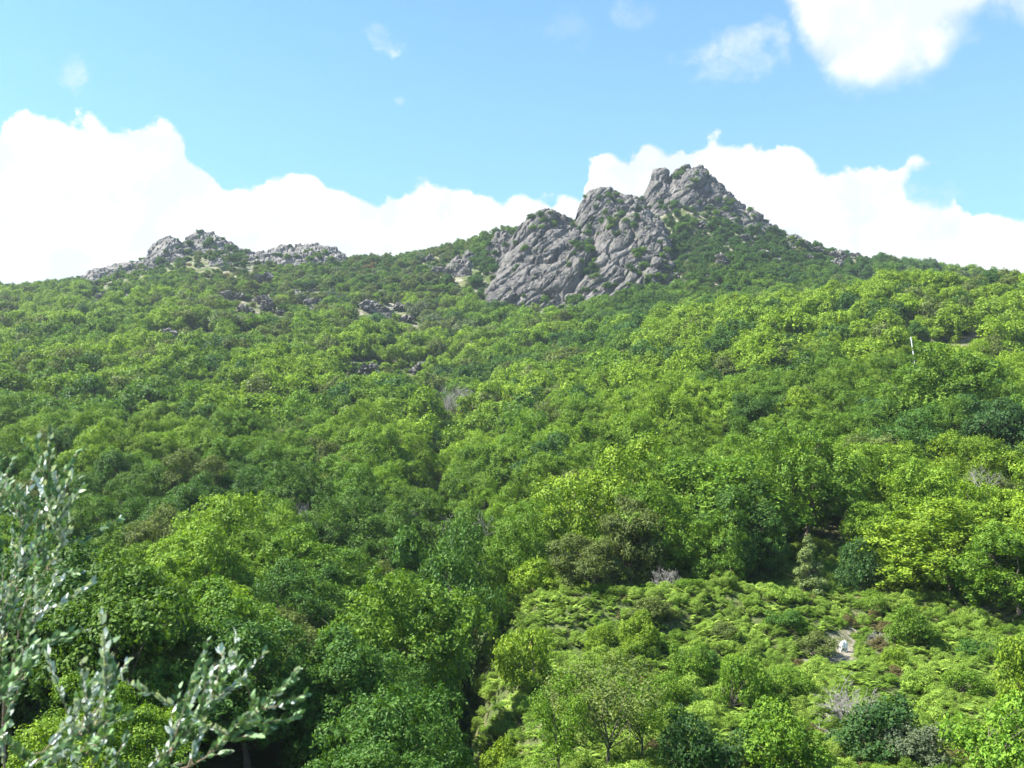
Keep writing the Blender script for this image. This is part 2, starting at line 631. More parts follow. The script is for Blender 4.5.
M_LEAF = mat_leaf('broad leaves')
M_FERN = mat_leaf('fern fronds', gloss=0.15, trans=0.25)
M_POPLAR = mat_leaf('silver backed leaves', backs=(0.50, 0.56, 0.53), gloss=0.4, trans=0.15)
M_BARK = mat_bark('bark', (0.06, 0.045, 0.03), (0.17, 0.14, 0.11))
M_DEAD = mat_bark('weathered dead wood', (0.13, 0.12, 0.11), (0.30, 0.28, 0.26))
M_ROCK = mat_rock('grey mountain rock')
M_PALE = mat_rock('pale weathered rock', (0.185, 0.172, 0.16), (0.085, 0.081, 0.078), 1.6)
M_GROUND = mat_ground()

# ------------------------------------------------------------------ hillside
def make_hill():
    ys = np.concatenate([np.arange(-40, 30, 2.0), np.arange(30, 130, 0.9), np.arange(130, 330, 2.0), np.arange(330, 680, 2.6), np.arange(680, 1500, 16)])
    xs = np.concatenate([np.arange(-1500, -420, 16), np.arange(-420, -130, 3.4), np.arange(-130, 130, 1.5), np.arange(130, 420, 3.4), np.arange(420, 1501, 16)])
    X, Y = np.meshgrid(xs, ys)
    Z = ground(X.ravel(), Y.ravel()).reshape(X.shape)
    V = np.stack([X, Y, Z], -1).reshape(-1, 3)
    ny, nx = X.shape
    i = np.arange(ny - 1)[:, None] * nx + np.arange(nx - 1)[None]
    Q = np.stack([i, i + 1, i + nx + 1, i + nx], -1).reshape(-1, 4)
    stony = np.clip((V[:, 1] - 250) / 200, 0.0, 1)
    px, py = project(V[:, 0], V[:, 1], V[:, 2])
    stony = np.maximum(stony, in_poly(px, py, [(800, 620), (880, 615), (900, 640), (860, 665), (800, 660)]) * 0.9)
    stony = np.maximum(stony, in_poly(px, py, [(905, 335), (1000, 330), (1000, 365), (905, 370)]) * 1.0)
    me = mesh_np('mountain_slope', V, Q, [M_GROUND], {'stony': ('POINT', stony)}, smooth=True)
    o = link('mountain_slope', me)
    tag(o, 'steep ground of the valley side and mountain under the woods', 'mountain slope', kind='structure')


make_hill()

# ------------------------------------------------------------------ crags
def rock_disp(P, amp, cell):
    """blocky fractured relief, slabs dipping to the lower left"""
    R = np.array(Matrix.Rotation(rad(-40), 3, 'Y') @ Matrix.Rotation(rad(15), 3, 'X'))
    q = P @ R.T
    q = q + 0.13 * cell * np.stack([perlin(q / cell * 0.7 + k * 19.1) for k in range(3)], -1)
    d = 0
    for k, (s, a) in enumerate(((1.35, 1.0), (0.55, 0.20), (0.22, 0.09))):
        st = np.array([0.9, 0.9, 1.9]) * cell * s
        f1, f2, cid, tl = worley(q / st + 31.7 * k)
        d = d + a * ((cid - 0.5) * 1.1 - 0.8 * np.exp(-(f2 - f1) * 22) + 1.15 * tl)
    d = d + 0.35 * ridged(q / (cell * 2.4), 3)
    for k in range(2):
        w = perlin(q / (np.array([0.9, 1.2, 4.5]) * cell * (1.0, 0.5)[k]) + 71.3 * k)
        d = d - (1.4, 0.9)[k] * np.exp(-np.abs(w) * 22)
    d = d + 0.22 * ridged(q / (cell * 0.22), 4)
    return d * amp


def crag(outline, d_base, d_top, label, res=0.75, amp=3.2, cell=9.0, back=26, seed=0, name='crag', spread=None):
    """a rock buttress: front face climbing from a foot line to a crest line and falling away behind.
    outline = [(px, foot py, crest py), ...]"""
    o = np.array(outline, float)
    n_px = o[:, 0]
    scale = F / d_base
    nu = int(max(12, (n_px[-1] - n_px[0]) / scale / res))
    us = np.linspace(n_px[0], n_px[-1], nu)
    foot = np.interp(us, n_px, o[:, 1])
    crest = np.interp(us, n_px, o[:, 2])
    hmax = (foot - crest).max() / scale
    nv = int(max(10, hmax * 1.25 / res))
    nb = int(max(5, nv * 0.35))
    rows = []
    edge = np.clip(np.minimum(us - us[0], us[-1] - us) / max(6.0, 0.12 * (us[-1] - us[0])), 0, 1)
    for j in range(nv + 1):
        t = j / nv
        d = d_base + (d_top - d_base) * (0.25 * t + 0.75 * t ** 1.5) + (1 - edge) * (d_top - d_base) * 0.35 * (1 - t)
        py = foot + (crest - foot) * t
        a, b, c = pix_dir(us, py)
        rows.append(np.stack([a / b * d, d, c / b * d], -1))
    top = rows[-1]
    for j in range(1, nb + 1):
        t = j / nb
        p = top.copy()
        p[:, 1] += back * t
        g = ground(p[:, 0], p[:, 1], False) - 3.0
        p[:, 2] = p[:, 2] * (1 - t ** 1.6) + np.minimum(g, p[:, 2]) * t ** 1.6
        rows.append(p)
    P = np.array(rows)
    # sink the foot row into the hill
    for extra in (1,):
        f = P[0].copy()
        f[:, 2] -= 8
        f[:, 1] += 3
        P = np.concatenate([f[None], P])
    sh = P.shape
    dx = np.gradient(P, axis=1)
    dy = np.gradient(P, axis=0)
    N = np.cross(dx, dy)
    N /= np.linalg.norm(N, axis=-1, keepdims=True) + 1e-9
    N[N[..., 1] > 0] *= 1
    flat = P.reshape(-1, 3)
    D = rock_disp(flat + seed * 57.3, amp, cell)
    Nf = N.reshape(-1, 3)
    Nf = Nf * 0.9 + np.array([0, -0.25, 0.15])
    jj = np.repeat(np.arange(sh[0]), sh[1])
    fade = np.where((jj == 0), 0.3, 1.0)
    V = flat + Nf * (D * fade)[:, None]
    i = np.arange(sh[0] - 1)[:, None] * sh[1] + np.arange(sh[1] - 1)[None]
    Q = np.stack([i, i + 1, i + sh[1] + 1, i + sh[1]], -1).reshape(-1, 4)
    me = mesh_np(name, V, Q, [M_PALE if outline[0][0] < 360 else M_ROCK], smooth=False)
    ob = link(name, me)
    return tag(ob, label, 'crag', 'rock crags on the mountain')


CRAGS = []
def C(*a, **k):
    CRAGS.append(crag(*a, **k))


# summit block, the two big buttresses, the spur, and the smaller ones of the left hill
C([(640, 225, 205), (648, 225, 186), (655, 226, 172), (664, 226, 171), (670, 226, 178), (676, 227, 169), (686, 228, 165), (698, 229, 166), (708, 230, 172), (718, 230, 182), (728, 232, 190),
   (738, 232, 202), (752, 236, 211), (764, 240, 220), (778, 242, 230)], 566, 604, 'grey rocky summit block with a notch, highest rock in the photo', amp=1.7, cell=13, seed=1, back=40)
C([(578, 250, 214), (583, 250, 200), (590, 252, 191), (600, 254, 187), (612, 254, 186), (624, 252, 191), (634, 250, 194), (645, 250, 202), (652, 246, 206)], 548, 580,
  'rounded grey crag with a bushy top, just left of the summit block', amp=1.6, cell=12, seed=2, back=30)
C([(477, 304, 292), (486, 309, 276), (494, 310, 262), (503, 311, 248), (512, 311, 236), (520, 311, 224), (530, 311, 214), (540, 309, 209), (552, 302, 208), (562, 292, 213), (572, 278, 220), (582, 262, 229), (592, 250, 240)],
  476, 530, 'broad pale cliff face below the ridge, leftmost of the two big slabs', amp=2.1, cell=17, seed=3, back=46)
C([(536, 318, 314), (546, 319, 303), (556, 317, 296), (566, 314, 288), (576, 311, 276), (584, 308, 258), (592, 305, 240), (600, 303, 220), (610, 300, 207), (618, 298, 203), (630, 294, 201), (642, 290, 205), (652, 284, 213), (662, 274, 221), (670, 266, 236)],
  462, 524, 'tall pale buttress leaning right, rightmost of the two big slabs', amp=2.1, cell=16, seed=4, back=46)
C([(130, 280, 270), (138, 280, 262), (146, 278, 260), (154, 276, 256), (160, 274, 258)], 568, 588, 'low grey rocks linking the pale left end crag to the left shoulder', amp=1.6, cell=5, seed=21, back=14)
C([(240, 266, 256), (250, 270, 252), (260, 272, 253), (270, 272, 252), (278, 270, 256)], 568, 590, 'grey rocky crest dipping to the right of the left hill top', amp=1.6, cell=5, seed=22, back=16)
C([(655, 262, 254), (662, 264, 243), (674, 264, 240), (684, 262, 247), (690, 262, 256)], 520, 536, 'small pale broken outcrop right of the tall buttress', amp=1.6, cell=5, seed=5, back=12)
C([(440, 284, 278), (449, 284, 264), (458, 280, 258), (468, 274, 252), (474, 270, 256)], 520, 540, 'low pink grey slab on the slope left of the broad cliff', amp=1.3, cell=5, seed=6, back=10)
C([(488, 258, 246), (496, 262, 236), (504, 262, 232), (512, 258, 234), (518, 252, 238)], 520, 540, 'small jagged outcrop on the ridge left of the broad cliff top', amp=1.6, cell=5, seed=7, back=12)
C([(738, 236, 222), (750, 246, 230), (758, 248, 232), (768, 248, 242)], 556, 572, 'small grey rock rib below the right shoulder of the summit', amp=1.3, cell=5, seed=8, back=12)
C([(782, 244, 240), (790, 248, 236), (802, 250, 238), (812, 250, 246)], 566, 578, 'low grey rock on the skyline right of the summit', amp=1.3, cell=4.5, seed=9, back=12)
C([(80, 290, 279), (92, 296, 270), (102, 298, 266), (112, 299, 264), (124, 300, 262), (134, 297, 260), (146, 294, 270)], 552, 590, 'pale crag at the left end of the hill crest', amp=1.5, cell=7, seed=10, back=18)
C([(146, 274, 256), (154, 280, 243), (162, 282, 237), (170, 281, 236), (178, 279, 241), (188, 276, 252)], 552, 590, 'pale streaked crag on the left shoulder of the left hill', amp=1.5, cell=7, seed=11, back=16)
C([(174, 268, 246), (186, 272, 237), (196, 270, 234), (204, 268, 232), (214, 268, 234), (224, 266, 240), (236, 266, 246), (248, 268, 252), (258, 268, 258)], 572, 602, 'grey rounded top of the left hill', amp=1.5, cell=7, seed=12, back=26)
C([(190, 286, 276), (200, 292, 264), (212, 293, 258), (222, 292, 260), (234, 292, 266), (246, 288, 276)], 530, 552, 'pale broken rocks just below the top of the left hill', amp=1.4, cell=4.5, seed=13, back=10)
C([(262, 264, 256), (272, 266, 250), (284, 266, 247), (296, 266, 246), (304, 266, 247), (312, 266, 244), (324, 266, 246), (334, 266, 246), (346, 266, 254)], 572, 598, 'long low rocky crest between the left hill and the saddle', amp=1.4, cell=7, seed=14, back=22)
C([(868, 268, 262), (876, 270, 258), (888, 271, 260), (900, 272, 264), (912, 273, 268)], 566, 584, 'low grey rocks on the skyline of the right ridge', amp=1.2, cell=4, seed=15, back=12)
C([(714, 262, 258), (720, 265, 254), (728, 265, 256), (734, 264, 261)], 500, 510, 'small pale boulder outcrop in the scrub below the summit', amp=1.0, cell=4, seed=16, back=8)

# ------------------------------------------------------------------ boulders and small outcrops among the trees
def boulder_mesh(seed, n=26, flat=0.6, jag=0.45):
    rows = []
    for j in range(n + 1):
        th = math.pi * j / n
        for i in range(2 * n):
            ph = math.pi * i / n
            rows.append((math.sin(th) * math.cos(ph), math.sin(th) * math.sin(ph), math.cos(th)))
    P = np.array(rows)
    f1, f2, cid, tl = worley(P * 1.6 + seed * 9.1)
    g1, g2, cid2, tl2 = worley(P * 3.7 + seed * 5.1)
    r = 1 + jag * (cid - 0.5 - 0.6 * f1) + jag * 0.5 * (cid2 - 0.5 - 0.5 * g1) + 0.16 * fbm(P * 3 + seed, 4)
    V = P * r[:, None] * np.array([1, 0.8, flat])
    w = 2 * n
    f = []
    for j in range(n):
        for i in range(w):
            f.append((j * w + i, (j + 1) * w + i, (j + 1) * w + (i + 1) % w, j * w + (i + 1) % w))
    return mesh_np('rock', V, np.array(f), [M_PALE], smooth=False)


BOULDERS = [boulder_mesh(s, 20, 0.6, 0.75) for s in range(5)]
ROCKS = [  # px, py, half width px, label
    (262, 286, 14, 'scattered pale rocks in low scrub under the left hill'),
    (246, 318, 13, 'pale rock patch on the slope right of the left hill'),
    (312, 318, 11, 'small pale rock in the scrub below the low rocky crest'),
    (170, 340, 12, 'pale rock showing through trees on the left slope, the left one of two'),
    (206, 350, 10, 'pale rock showing through trees on the left slope, the right one of two'),
    (372, 313, 12, 'dark grey rocks in scrub below the saddle'),
    (385, 322, 9, 'low rock right below the dark rocks under the saddle'),
    (366, 378, 14, 'brownish rock patch among trees above the grey dead trees, leftmost'),
    (420, 374, 11, 'brownish rock among trees above the grey dead trees, rightmost'),
    (344, 384, 9, 'small rock at the left edge of the brownish rock patch'),
    (664, 284, 7, 'small pale stone in the green below the tall buttress'),
    (600, 303, 8, 'pale rock at the foot of the tall buttress'),
    (722, 264, 9, 'pale pair of stones in dark scrub under the summit'),
    (836, 268, 8, 'small stone in the scrub of the right ridge'),
    (884, 262, 7, 'small stone near the end of the right skyline'),
    (700, 228, 8, 'stone at the foot of the summit block'),
    (640, 262, 9, 'pale stone in the bushy gap right of the tall buttress'),
    (975, 349, 5, 'pale stone beside the bare strip near the pole'),
    (478, 660, 10, 'grey boulder on the bank beside the dark gully'),
    (489, 650, 8, 'upper grey boulder at the lip of the dark gully'),
    (292, 300, 10, 'pale stones in the scrub above the left slope woods'),
    (226, 300, 9, 'pale stones just under the broken rocks of the left hill'),
    (450, 276, 8, 'pale stone on the slope left of the broad cliff'),
    (856, 258, 7, 'stone on the skyline between scrub bushes at right'),
    (745, 240, 7, 'stone in dark scrub under the right shoulder of the summit'),
]
ROCKS = [(q[0], q[1], q[2], q[3]) for q in ROCKS]
ORDN = 'first second third fourth fifth sixth seventh eighth ninth tenth eleventh'.split()
for (ax, ay, aw, ah, cnt, area) in ((285, 305, 90, 22, 11, 'in scrub under the low rocky crest'), (452, 268, 44, 20, 6, 'on the slope left of the broad cliff'), (660, 276, 46, 20, 7, 'right of the tall buttress'),
                                    (800, 258, 100, 10, 7, 'in dark scrub on the right flank'), (110, 300, 50, 8, 5, 'under the left end crag'), (386, 318, 50, 16, 6, 'in scrub under the saddle')):
    xs_ = sorted(RNG.uniform(ax - aw / 2, ax + aw / 2, cnt))
    for k_, x_ in enumerate(xs_):
        ROCKS.append((x_, ay + RNG.uniform(-ah / 2, ah / 2), RNG.uniform(5, 10), 'small loose grey rock %s, %s from the left' % (area, ORDN[k_])))
rock_spots = []
for k, (px, py, w, lab) in enumerate(ROCKS):
    x, y, z = hit(px, py)
    r = w / F * y * 1.1
    o = link('rock_outcrop', BOULDERS[k % 5], None, (x, y, z + r * 0.35), (RNG.uniform(-.3, .3), RNG.uniform(-.3, .3), RNG.uniform(0, 6)), (r, r, r * RNG.uniform(0.7, 1.0)))
    tag(o, lab, 'rock', 'small rocks among the trees')
    rock_spots.append((x, y, r))

# ------------------------------------------------------------------ foliage builders
def leaf_quads(C, N, L, W, rng, fold=0.25):
    """C centres, N normals, L lengths, W widths -> folded leaves of two quads each"""
    n = len(C)
    r = rng.normal(size=(n, 3))
    T = r - N * (r * N).sum(1)[:, None]
    T /= np.linalg.norm(T, axis=1)[:, None] + 1e-9
    B = np.cross(N, T)
    L = np.broadcast_to(L, n)[:, None]
    W = np.broadcast_to(W, n)[:, None]
    tip = C + T * L * 0.5 - N * L * 0.12
    root = C - T * L * 0.5
    mid = C + N * 0.05 * L
    l_ = mid + B * W * 0.5 - N * W * fold
    r_ = mid - B * W * 0.5 - N * W * fold
    V = np.stack([root, r_, tip, l_], 1).reshape(-1, 3)
    b = np.arange(n)[:, None] * 4
    Q = np.concatenate([b + np.array([[0, 1, 2]]), b + np.array([[0, 2, 3]])])
    return V, Q


def unit(v):
    return v / (np.linalg.norm(v, axis=-1, keepdims=True) + 1e-9)


def crown_arrays(seed, rx, rz, zc, lobes, lobe_r, n_clump, per, leaf, wid=0.5, spread=0.28, cone=False, airy=0.0, under=0.35, up=0.35):
    rng = np.random.default_rng(seed)
    c, rr = [], []
    k = 0
    while len(c) < lobes and k < 20000:
        k += 1
        d = unit(rng.normal(size=3))
        if d[2] < -under:
            continue
        f = rng.uniform(0.55, 0.92)
        env = 1 + 0.55 * perlin((d * 1.3 + seed * 3.7)[None])[0] if not cone else 1
        p = d * f * env * np.array([rx, rx, rz])
        if cone:
            h = rng.uniform(0, 1) ** 1.3
            a = rng.uniform(0, 2 * math.pi)
            q = (1 - h) ** 0.8 * rx * rng.uniform(0.3, 0.95)
            p = np.array([math.cos(a) * q, math.sin(a) * q, (h * 2 - 1) * rz])
        r = rng.uniform(*lobe_r) * (1 - 0.5 * (p[2] / rz > 0.5) * cone)
        if c and np.min(np.linalg.norm(np.array(c) - p, axis=1) / (np.array(rr) + r)) < 0.36:
            continue
        c.append(p)
        rr.append(r)
    c = np.array(c)
    rr = np.array(rr)
    w = rr ** 2 / (rr ** 2).sum()
    C, N = [], []
    got = 0
    while got < n_clump:
        m = n_clump
        li = rng.choice(len(c), m, p=w)
        d = unit(rng.normal(size=(m, 3)) + np.array([0, 0, 0.25]))
        s = np.where(rng.random(m) < 0.78, rng.uniform(0.88, 1.1, m), rng.uniform(0.45, 0.9, m))
        lump = 1 + 0.14 * perlin(d * 2.6 + li[:, None] * 3.3)
        p = c[li] + d * (rr[li] * s * lump)[:, None] * np.array([1.05, 1.05, 0.85])
        # only outside the other lobes
        dist = np.linalg.norm((p[:, None] - c[None]) / (rr[None, :, None] * np.array([1.05, 1.05, 0.85])), axis=2)
        dist[np.arange(m), li] = 9
        ok = (dist.min(1) > 0.72) | (rng.random(m) < 0.12)
        ok &= ~((d[:, 2] < -0.35) & (rng.random(m) < 0.55))
        if airy:
            ok &= perlin(p * 0.9 + seed) > -0.25 + airy * 0.5
        C.append(p[ok])
        N.append(d[ok])
        got += ok.sum()
    C = np.concatenate(C)[:n_clump]
    N = np.concatenate(N)[:n_clump]
    C[:, 2] += zc
    # rosettes of leaves
    Cr = np.repeat(C, per, 0)
    Nr = np.repeat(unit(N + np.array([0, 0, up])), per, 0)
    j = rng.normal(size=Cr.shape) * spread * 0.5
    Cc = Cr + j
    Nn = unit(Nr + rng.normal(size=Cr.shape) * 0.45)
    L = leaf * rng.uniform(0.7, 1.3, len(Cc))
    V, Q = leaf_quads(Cc, Nn, L, L * wid, rng)
    cl = np.repeat(rng.random(n_clump), per)
    v = np.clip(0.5 * cl + 0.5 * rng.random(len(cl)), 0, 1)
    vf = np.concatenate([v, v])
    return V, Q, vf, c + np.array([0, 0, zc]), rr


def trunk_arrays(seed, lobes_c, zbase, h_split, r0, limbs=12, lean=0.5, twig=True):
    rng = np.random.default_rng(seed + 900)
    T = Tubes()
    ox, oy = rng.normal(size=2) * lean
    split = Vector((ox, oy, h_split))
    T.add([(0, 0, zbase), (0.0, 0.0, 0.0), (ox * 0.3, oy * 0.3, h_split * 0.45), tuple(split)], [r0 * 1.25, r0 * 1.1, r0 * 0.8, r0 * 0.65], 8)
    idx = rng.permutation(len(lobes_c))[:limbs]
    for i in idx:
        e = Vector(lobes_c[i])
        st = split * rng.uniform(0.75, 1.0)
        m = st.lerp(e, 0.5) + Vector(rng.normal(size=3)) * 0.35 + Vector((0, 0, 0.3))
        T.add([st, st.lerp(m, 0.5), m, m.lerp(e, 0.6), e], [r0 * 0.42, r0 * 0.34, r0 * 0.24, r0 * 0.15, r0 * 0.05], 5)
        if twig:
            for _ in range(3):
                q = m.lerp(e, rng.uniform(0.2, 1))
                w = q + Vector(rng.normal(size=3)) * 0.8
                T.add([q, q.lerp(w, 0.5) + Vector(rng.normal(size=3)) * 0.1, w], [r0 * 0.12, r0 * 0.08, r0 * 0.03], 4)
    return T.arrays()


class Plant:
    """meshes of one kind of plant: crown and trunk apart, and both as one for masses"""
    def __init__(self, crown, trunk, leafmat=None, barkmat=None, rx=4, h=9):
        V, Q, vf = crown
        TV, TF = trunk
        lm, bm = leafmat or M_LEAF, barkmat or M_BARK
        self.crown = mesh_np('crown', V, Q, [lm], {'leaf': ('FACE', vf)})
        self.trunk = mesh_np('trunk', TV, TF, [bm], smooth=True)
        self.all = None
        self.arr = (V, Q, vf, TV, TF, lm, bm)
        self.rx, self.h = rx, h

    def merged(self):
        if self.all is None:
            V, Q, vf, TV, TF, lm, bm = self.arr
            n = len(V)
            self.all = mesh_np('plant', np.concatenate([V, TV]), [np.asarray(Q), np.asarray(TF) + n], [lm, bm],
                               {'leaf': ('FACE', np.concatenate([vf, np.full(len(TF), 0.5)]))},
                               fmat=np.concatenate([np.zeros(len(Q), int), np.ones(len(TF), int)]))
        return self.all


def tree(seed, rx=4.2, rz=3.6, zc=5.6, lobes=34, lobe_r=(0.75, 1.7), n=1250, per=24, leaf=0.23, split=2.2, r0=0.22, **k):
    k.setdefault('spread', 0.33)
    k.setdefault('under', 0.8)
    V, Q, vf, lc, rr = crown_arrays(seed, rx, rz, zc, lobes, lobe_r, n, per, leaf, **k)
    tr = trunk_arrays(seed, lc, -1.5, split, r0)
    return Plant((V, Q, vf), tr, rx=rx, h=zc + rz)


BROAD = [tree(s, rx=4.2 + 0.5 * (s % 3 - 1), rz=4.1 + 0.4 * (s % 2), zc=4.5, lobes=34 + 4 * s) for s in range(6)]
ROUND = [tree(20 + s, rx=3.6, rz=3.9, zc=4.4, lobes=54, lobe_r=(0.7, 1.25), n=2300, per=13, leaf=0.22, spread=0.27, wid=0.55) for s in range(4)]
SHRUB = [tree(40 + s, rx=1.9, rz=1.5, zc=1.4, lobes=20, lobe_r=(0.45, 0.8), n=1300, per=6, leaf=0.17, split=0.4, r0=0.07, spread=0.15, under=0.6) for s in range(4)]
CONE = [tree(60 + s, rx=1.7, rz=3.1, zc=3.4, lobes=46, lobe_r=(0.35, 0.6), n=1900, per=6, leaf=0.18, split=3.4, r0=0.10, cone=True, spread=0.15) for s in range(2)]
SAPL = [tree(70 + s, rx=2.6, rz=3.0, zc=4.6, lobes=30, lobe_r=(0.5, 0.9), n=1150, per=5, leaf=0.19, split=2.4, r0=0.09, airy=0.35, spread=0.3, up=0.2) for s in range(3)]
# coarser ones for the far woods
FAR = [tree(100 + s, rx=4.0, rz=3.6, zc=4.2, lobes=24, lobe_r=(0.8, 1.7), n=560, per=8, leaf=0.45, split=2, r0=0.25, wid=0.65, spread=0.5) for s in range(5)]
FBUSH = [tree(120 + s, rx=2.0, rz=1.5, zc=1.3, lobes=12, lobe_r=(0.6, 1.0), n=260, per=4, leaf=0.42, split=0.4, r0=0.08, wid=0.7, spread=0.3, under=0.7) for s in range(4)]


def bare_arrays(seed, h=6.0, r0=0.13, depth=4, spreadang=0.6, stems=1):
    rng = np.random.default_rng(seed)
    T = Tubes()

    def grow(p, d, L, r, lev):
        n = 4
        pts, rs = [p], [r]
        for i in range(n):
            d = (d + Vector(rng.normal(size=3)) * 0.16 + Vector((0, 0, 0.05))).normalized()
            p = p + d * L / n
            pts.append(p)
            rs.append(r * (1 - 0.55 * (i + 1) / n))
        T.add(pts, rs, 6 if lev == 0 else 4)
        if lev < depth:
            for k in range(rng.integers(3, 6)):
                t = rng.uniform(0.35, 1.0)
                q = pts[min(int(t * n) + 1, n)]
                nd = (d + Vector(rng.normal(size=3)) * spreadang).normalized()
                if nd.z < -0.2:
                    nd.z *= -0.5
                grow(q, nd, L * rng.uniform(0.5, 0.72), max(r * 0.5, 0.012), lev + 1)
    for s in range(stems):
        a = rng.uniform(0, 6.28)
        d = Vector((math.cos(a) * 0.35 * (stems > 1), math.sin(a) * 0.35 * (stems > 1), 1)).normalized()
        grow(Vector((0, 0, -0.5)), d, h * 0.45, r0, 0)
    return T.arrays()


def bare_mesh(seed, **k):
    V, Q = bare_arrays(seed, **k)
    me = mesh_np('bare_tree', V, Q, [M_DEAD], smooth=True)
    return me


BARE = [bare_mesh(200 + s, h=8.5, r0=0.14, spreadang=0.55, stems=2) for s in range(3)]
TWIG = [bare_mesh(220 + s, h=3.4, r0=0.045, spreadang=0.8, stems=6, depth=3) for s in range(2)]


def fern_mesh(seed, fr=15, L=0.62):
    """a clump of arching bracken fronds with paired leaflets"""
    rng = np.random.default_rng(seed)
    V, Q, vf = [], [], []
    for k in range(fr):
        a = rng.uniform(0, 6.283)
        el = rng.uniform(0.8, 1.4)
        l = L * rng.uniform(0.7, 1.25)
        base = Vector((rng.normal() * 0.15, rng.normal() * 0.15, 0))
        side = Vector((-math.sin(a), math.cos(a), 0))
        lv = rng.random()
        for i in range(9):
            t = (i + 1) / 9
            z = l * (math.sin(el) * t - 0.45 * t * t) + 0.1
            rr = l * math.cos(el) * t + 0.35 * l * t * t
            p = base + Vector((math.cos(a) * rr, math.sin(a) * rr, z))
            w = l * 0.36 * (1.05 - t) * rng.uniform(0.8, 1.2) + 0.03
            fw = Vector((math.cos(a), math.sin(a), -0.2)) * l * 0.06
            for s in (-1, 1):
                tip = p + side * s * w + fw * 1.3 + Vector((0, 0, -0.12 * w))
                n = len(V)
                V += [tuple(p - fw * 0.7), tuple(tip), tuple(p + fw * 0.7)]
                Q.append((n, n + 1, n + 2))
                vf.append(min(1, max(0, 0.7 * lv + 0.3 * rng.random())))
    return mesh_np('bracken', np.array(V), np.array(Q), [M_FERN], {'leaf': ('FACE', np.array(vf))})


FERN = [fern_mesh(300 + s) for s in range(5)]


def mass(name, protos, pts, rots, scales, idx, tints, label, cat):
    """one uncountable mass of vegetation: a cloud of points that carries instanced plants"""
    pts = np.asarray(pts, np.float32)
    me = bpy.data.meshes.new(name)
    me.vertices.add(len(pts))
    me.vertices.foreach_set('co', pts.ravel())
    for nm, typ, key, val in (('rot', 'FLOAT_VECTOR', 'vector', rots), ('scl', 'FLOAT_VECTOR', 'vector', scales), ('tint', 'FLOAT_VECTOR', 'vector', tints)):
        a = me.attributes.new(nm, typ, 'POINT')
        a.data.foreach_set(key, np.asarray(val, np.float32).ravel())
    a = me.attributes.new('pick', 'INT', 'POINT')
    a.data.foreach_set('value', np.asarray(idx, np.int32))
    me.update()
    coll = bpy.data.collections.new(name + ' kinds')
    for i, m in enumerate(protos):
        coll.objects.link(bpy.data.objects.new('%s_%02d' % (name, i), m))
    ng = bpy.data.node_groups.new(name, 'GeometryNodeTree')
    ng.interface.new_socket('Geometry', in_out='INPUT', socket_type='NodeSocketGeometry')
    ng.interface.new_socket('Geometry', in_out='OUTPUT', socket_type='NodeSocketGeometry')
    N = ng.nodes
    gi, go = N.new('NodeGroupInput'), N.new('NodeGroupOutput')
    ci = N.new('GeometryNodeCollectionInfo')
    ci.inputs['Collection'].default_value = coll
    ci.inputs['Separate Children'].default_value = True
    ci.inputs['Reset Children'].default_value = True
    iop = N.new('GeometryNodeInstanceOnPoints')
    iop.inputs['Pick Instance'].default_value = True

    def attr(nm, typ):
        a = N.new('GeometryNodeInputNamedAttribute')
        a.data_type = typ
        a.inputs['Name'].default_value = nm
        return [s for s in a.outputs if s.enabled and s.name == 'Attribute'][0]
    L = ng.links
    L.new(gi.outputs[0], iop.inputs['Points'])
    L.new(ci.outputs[0], iop.inputs['Instance'])
    L.new(attr('pick', 'INT'), iop.inputs['Instance Index'])
    er = N.new('FunctionNodeEulerToRotation')
    L.new(attr('rot', 'FLOAT_VECTOR'), er.inputs[0])
    L.new(er.outputs[0], iop.inputs['Rotation'])
    L.new(attr('scl', 'FLOAT_VECTOR'), iop.inputs['Scale'])
    L.new(iop.outputs[0], go.inputs[0])
    o = link(name, me)
    md = o.modifiers.new('plants', 'NODES')
    md.node_group = ng
    return tag(o, label, cat, kind='stuff')


# ------------------------------------------------------------------ colours of the plants
T_BRIGHT = np.array([0.158, 0.240, 0.020])
T_MID = np.array([0.102, 0.184, 0.018])
T_DARK = np.array([0.050, 0.108, 0.018])
T_OLIVE = np.array([0.105, 0.140, 0.035])
T_BLUE = np.array([0.052, 0.115, 0.030])
T_GREY = np.array([0.120, 0.155, 0.085])
T_BROWN = np.array([0.16, 0.105, 0.045])

CLEARING = [(462, 628), (500, 602), (545, 592), (600, 596), (880, 596), (925, 606), (960, 640), (1060, 660), (1200, 700), (1200, 1000), (430, 1000), (455, 760), (485, 690), (455, 655)]
GAPS = [[(916, 350), (950, 343), (985, 338), (988, 350), (950, 356), (918, 362)], [(335, 368), (435, 366), (432, 392), (338, 396)], [(240, 296), (275, 290), (280, 330), (232, 330)],
        [(355, 306), (398, 306), (398, 326), (355, 326)], [(160, 334), (220, 334), (216, 358), (160, 352)]]
CRAG_OUT = [[(o_[0], o_[1]) for o_ in ()] for _ in ()]
ROCKY = [
    [(478, 306), (512, 236), (530, 212), (560, 212), (580, 196), (600, 186), (640, 192), (652, 172), (690, 164), (735, 198), (770, 232), (735, 226), (690, 220), (655, 216), (668, 262), (655, 285), (600, 304), (545, 320), (500, 312)],
    [(84, 284), (110, 266), (150, 258), (164, 238), (205, 232), (262, 250), (346, 244), (346, 262), (262, 270), (240, 280), (205, 280), (184, 274), (142, 284), (120, 298), (96, 292)],
]


def scatter(y0, y1, step, xspan=0.62, seed=0):
    rng = np.random.default_rng(seed)
    out = []
    y = y0
    while y < y1:
        w = xspan * y + 12
        n = int(2 * w / step)
        x = -w + (np.arange(n) + 0.5) * step + rng.normal(size=n) * step * 0.33
        yy = y + rng.normal(size=n) * step * 0.33
        out.append(np.stack([x, yy], 1))
        y += step * 0.9
    return np.concatenate(out)


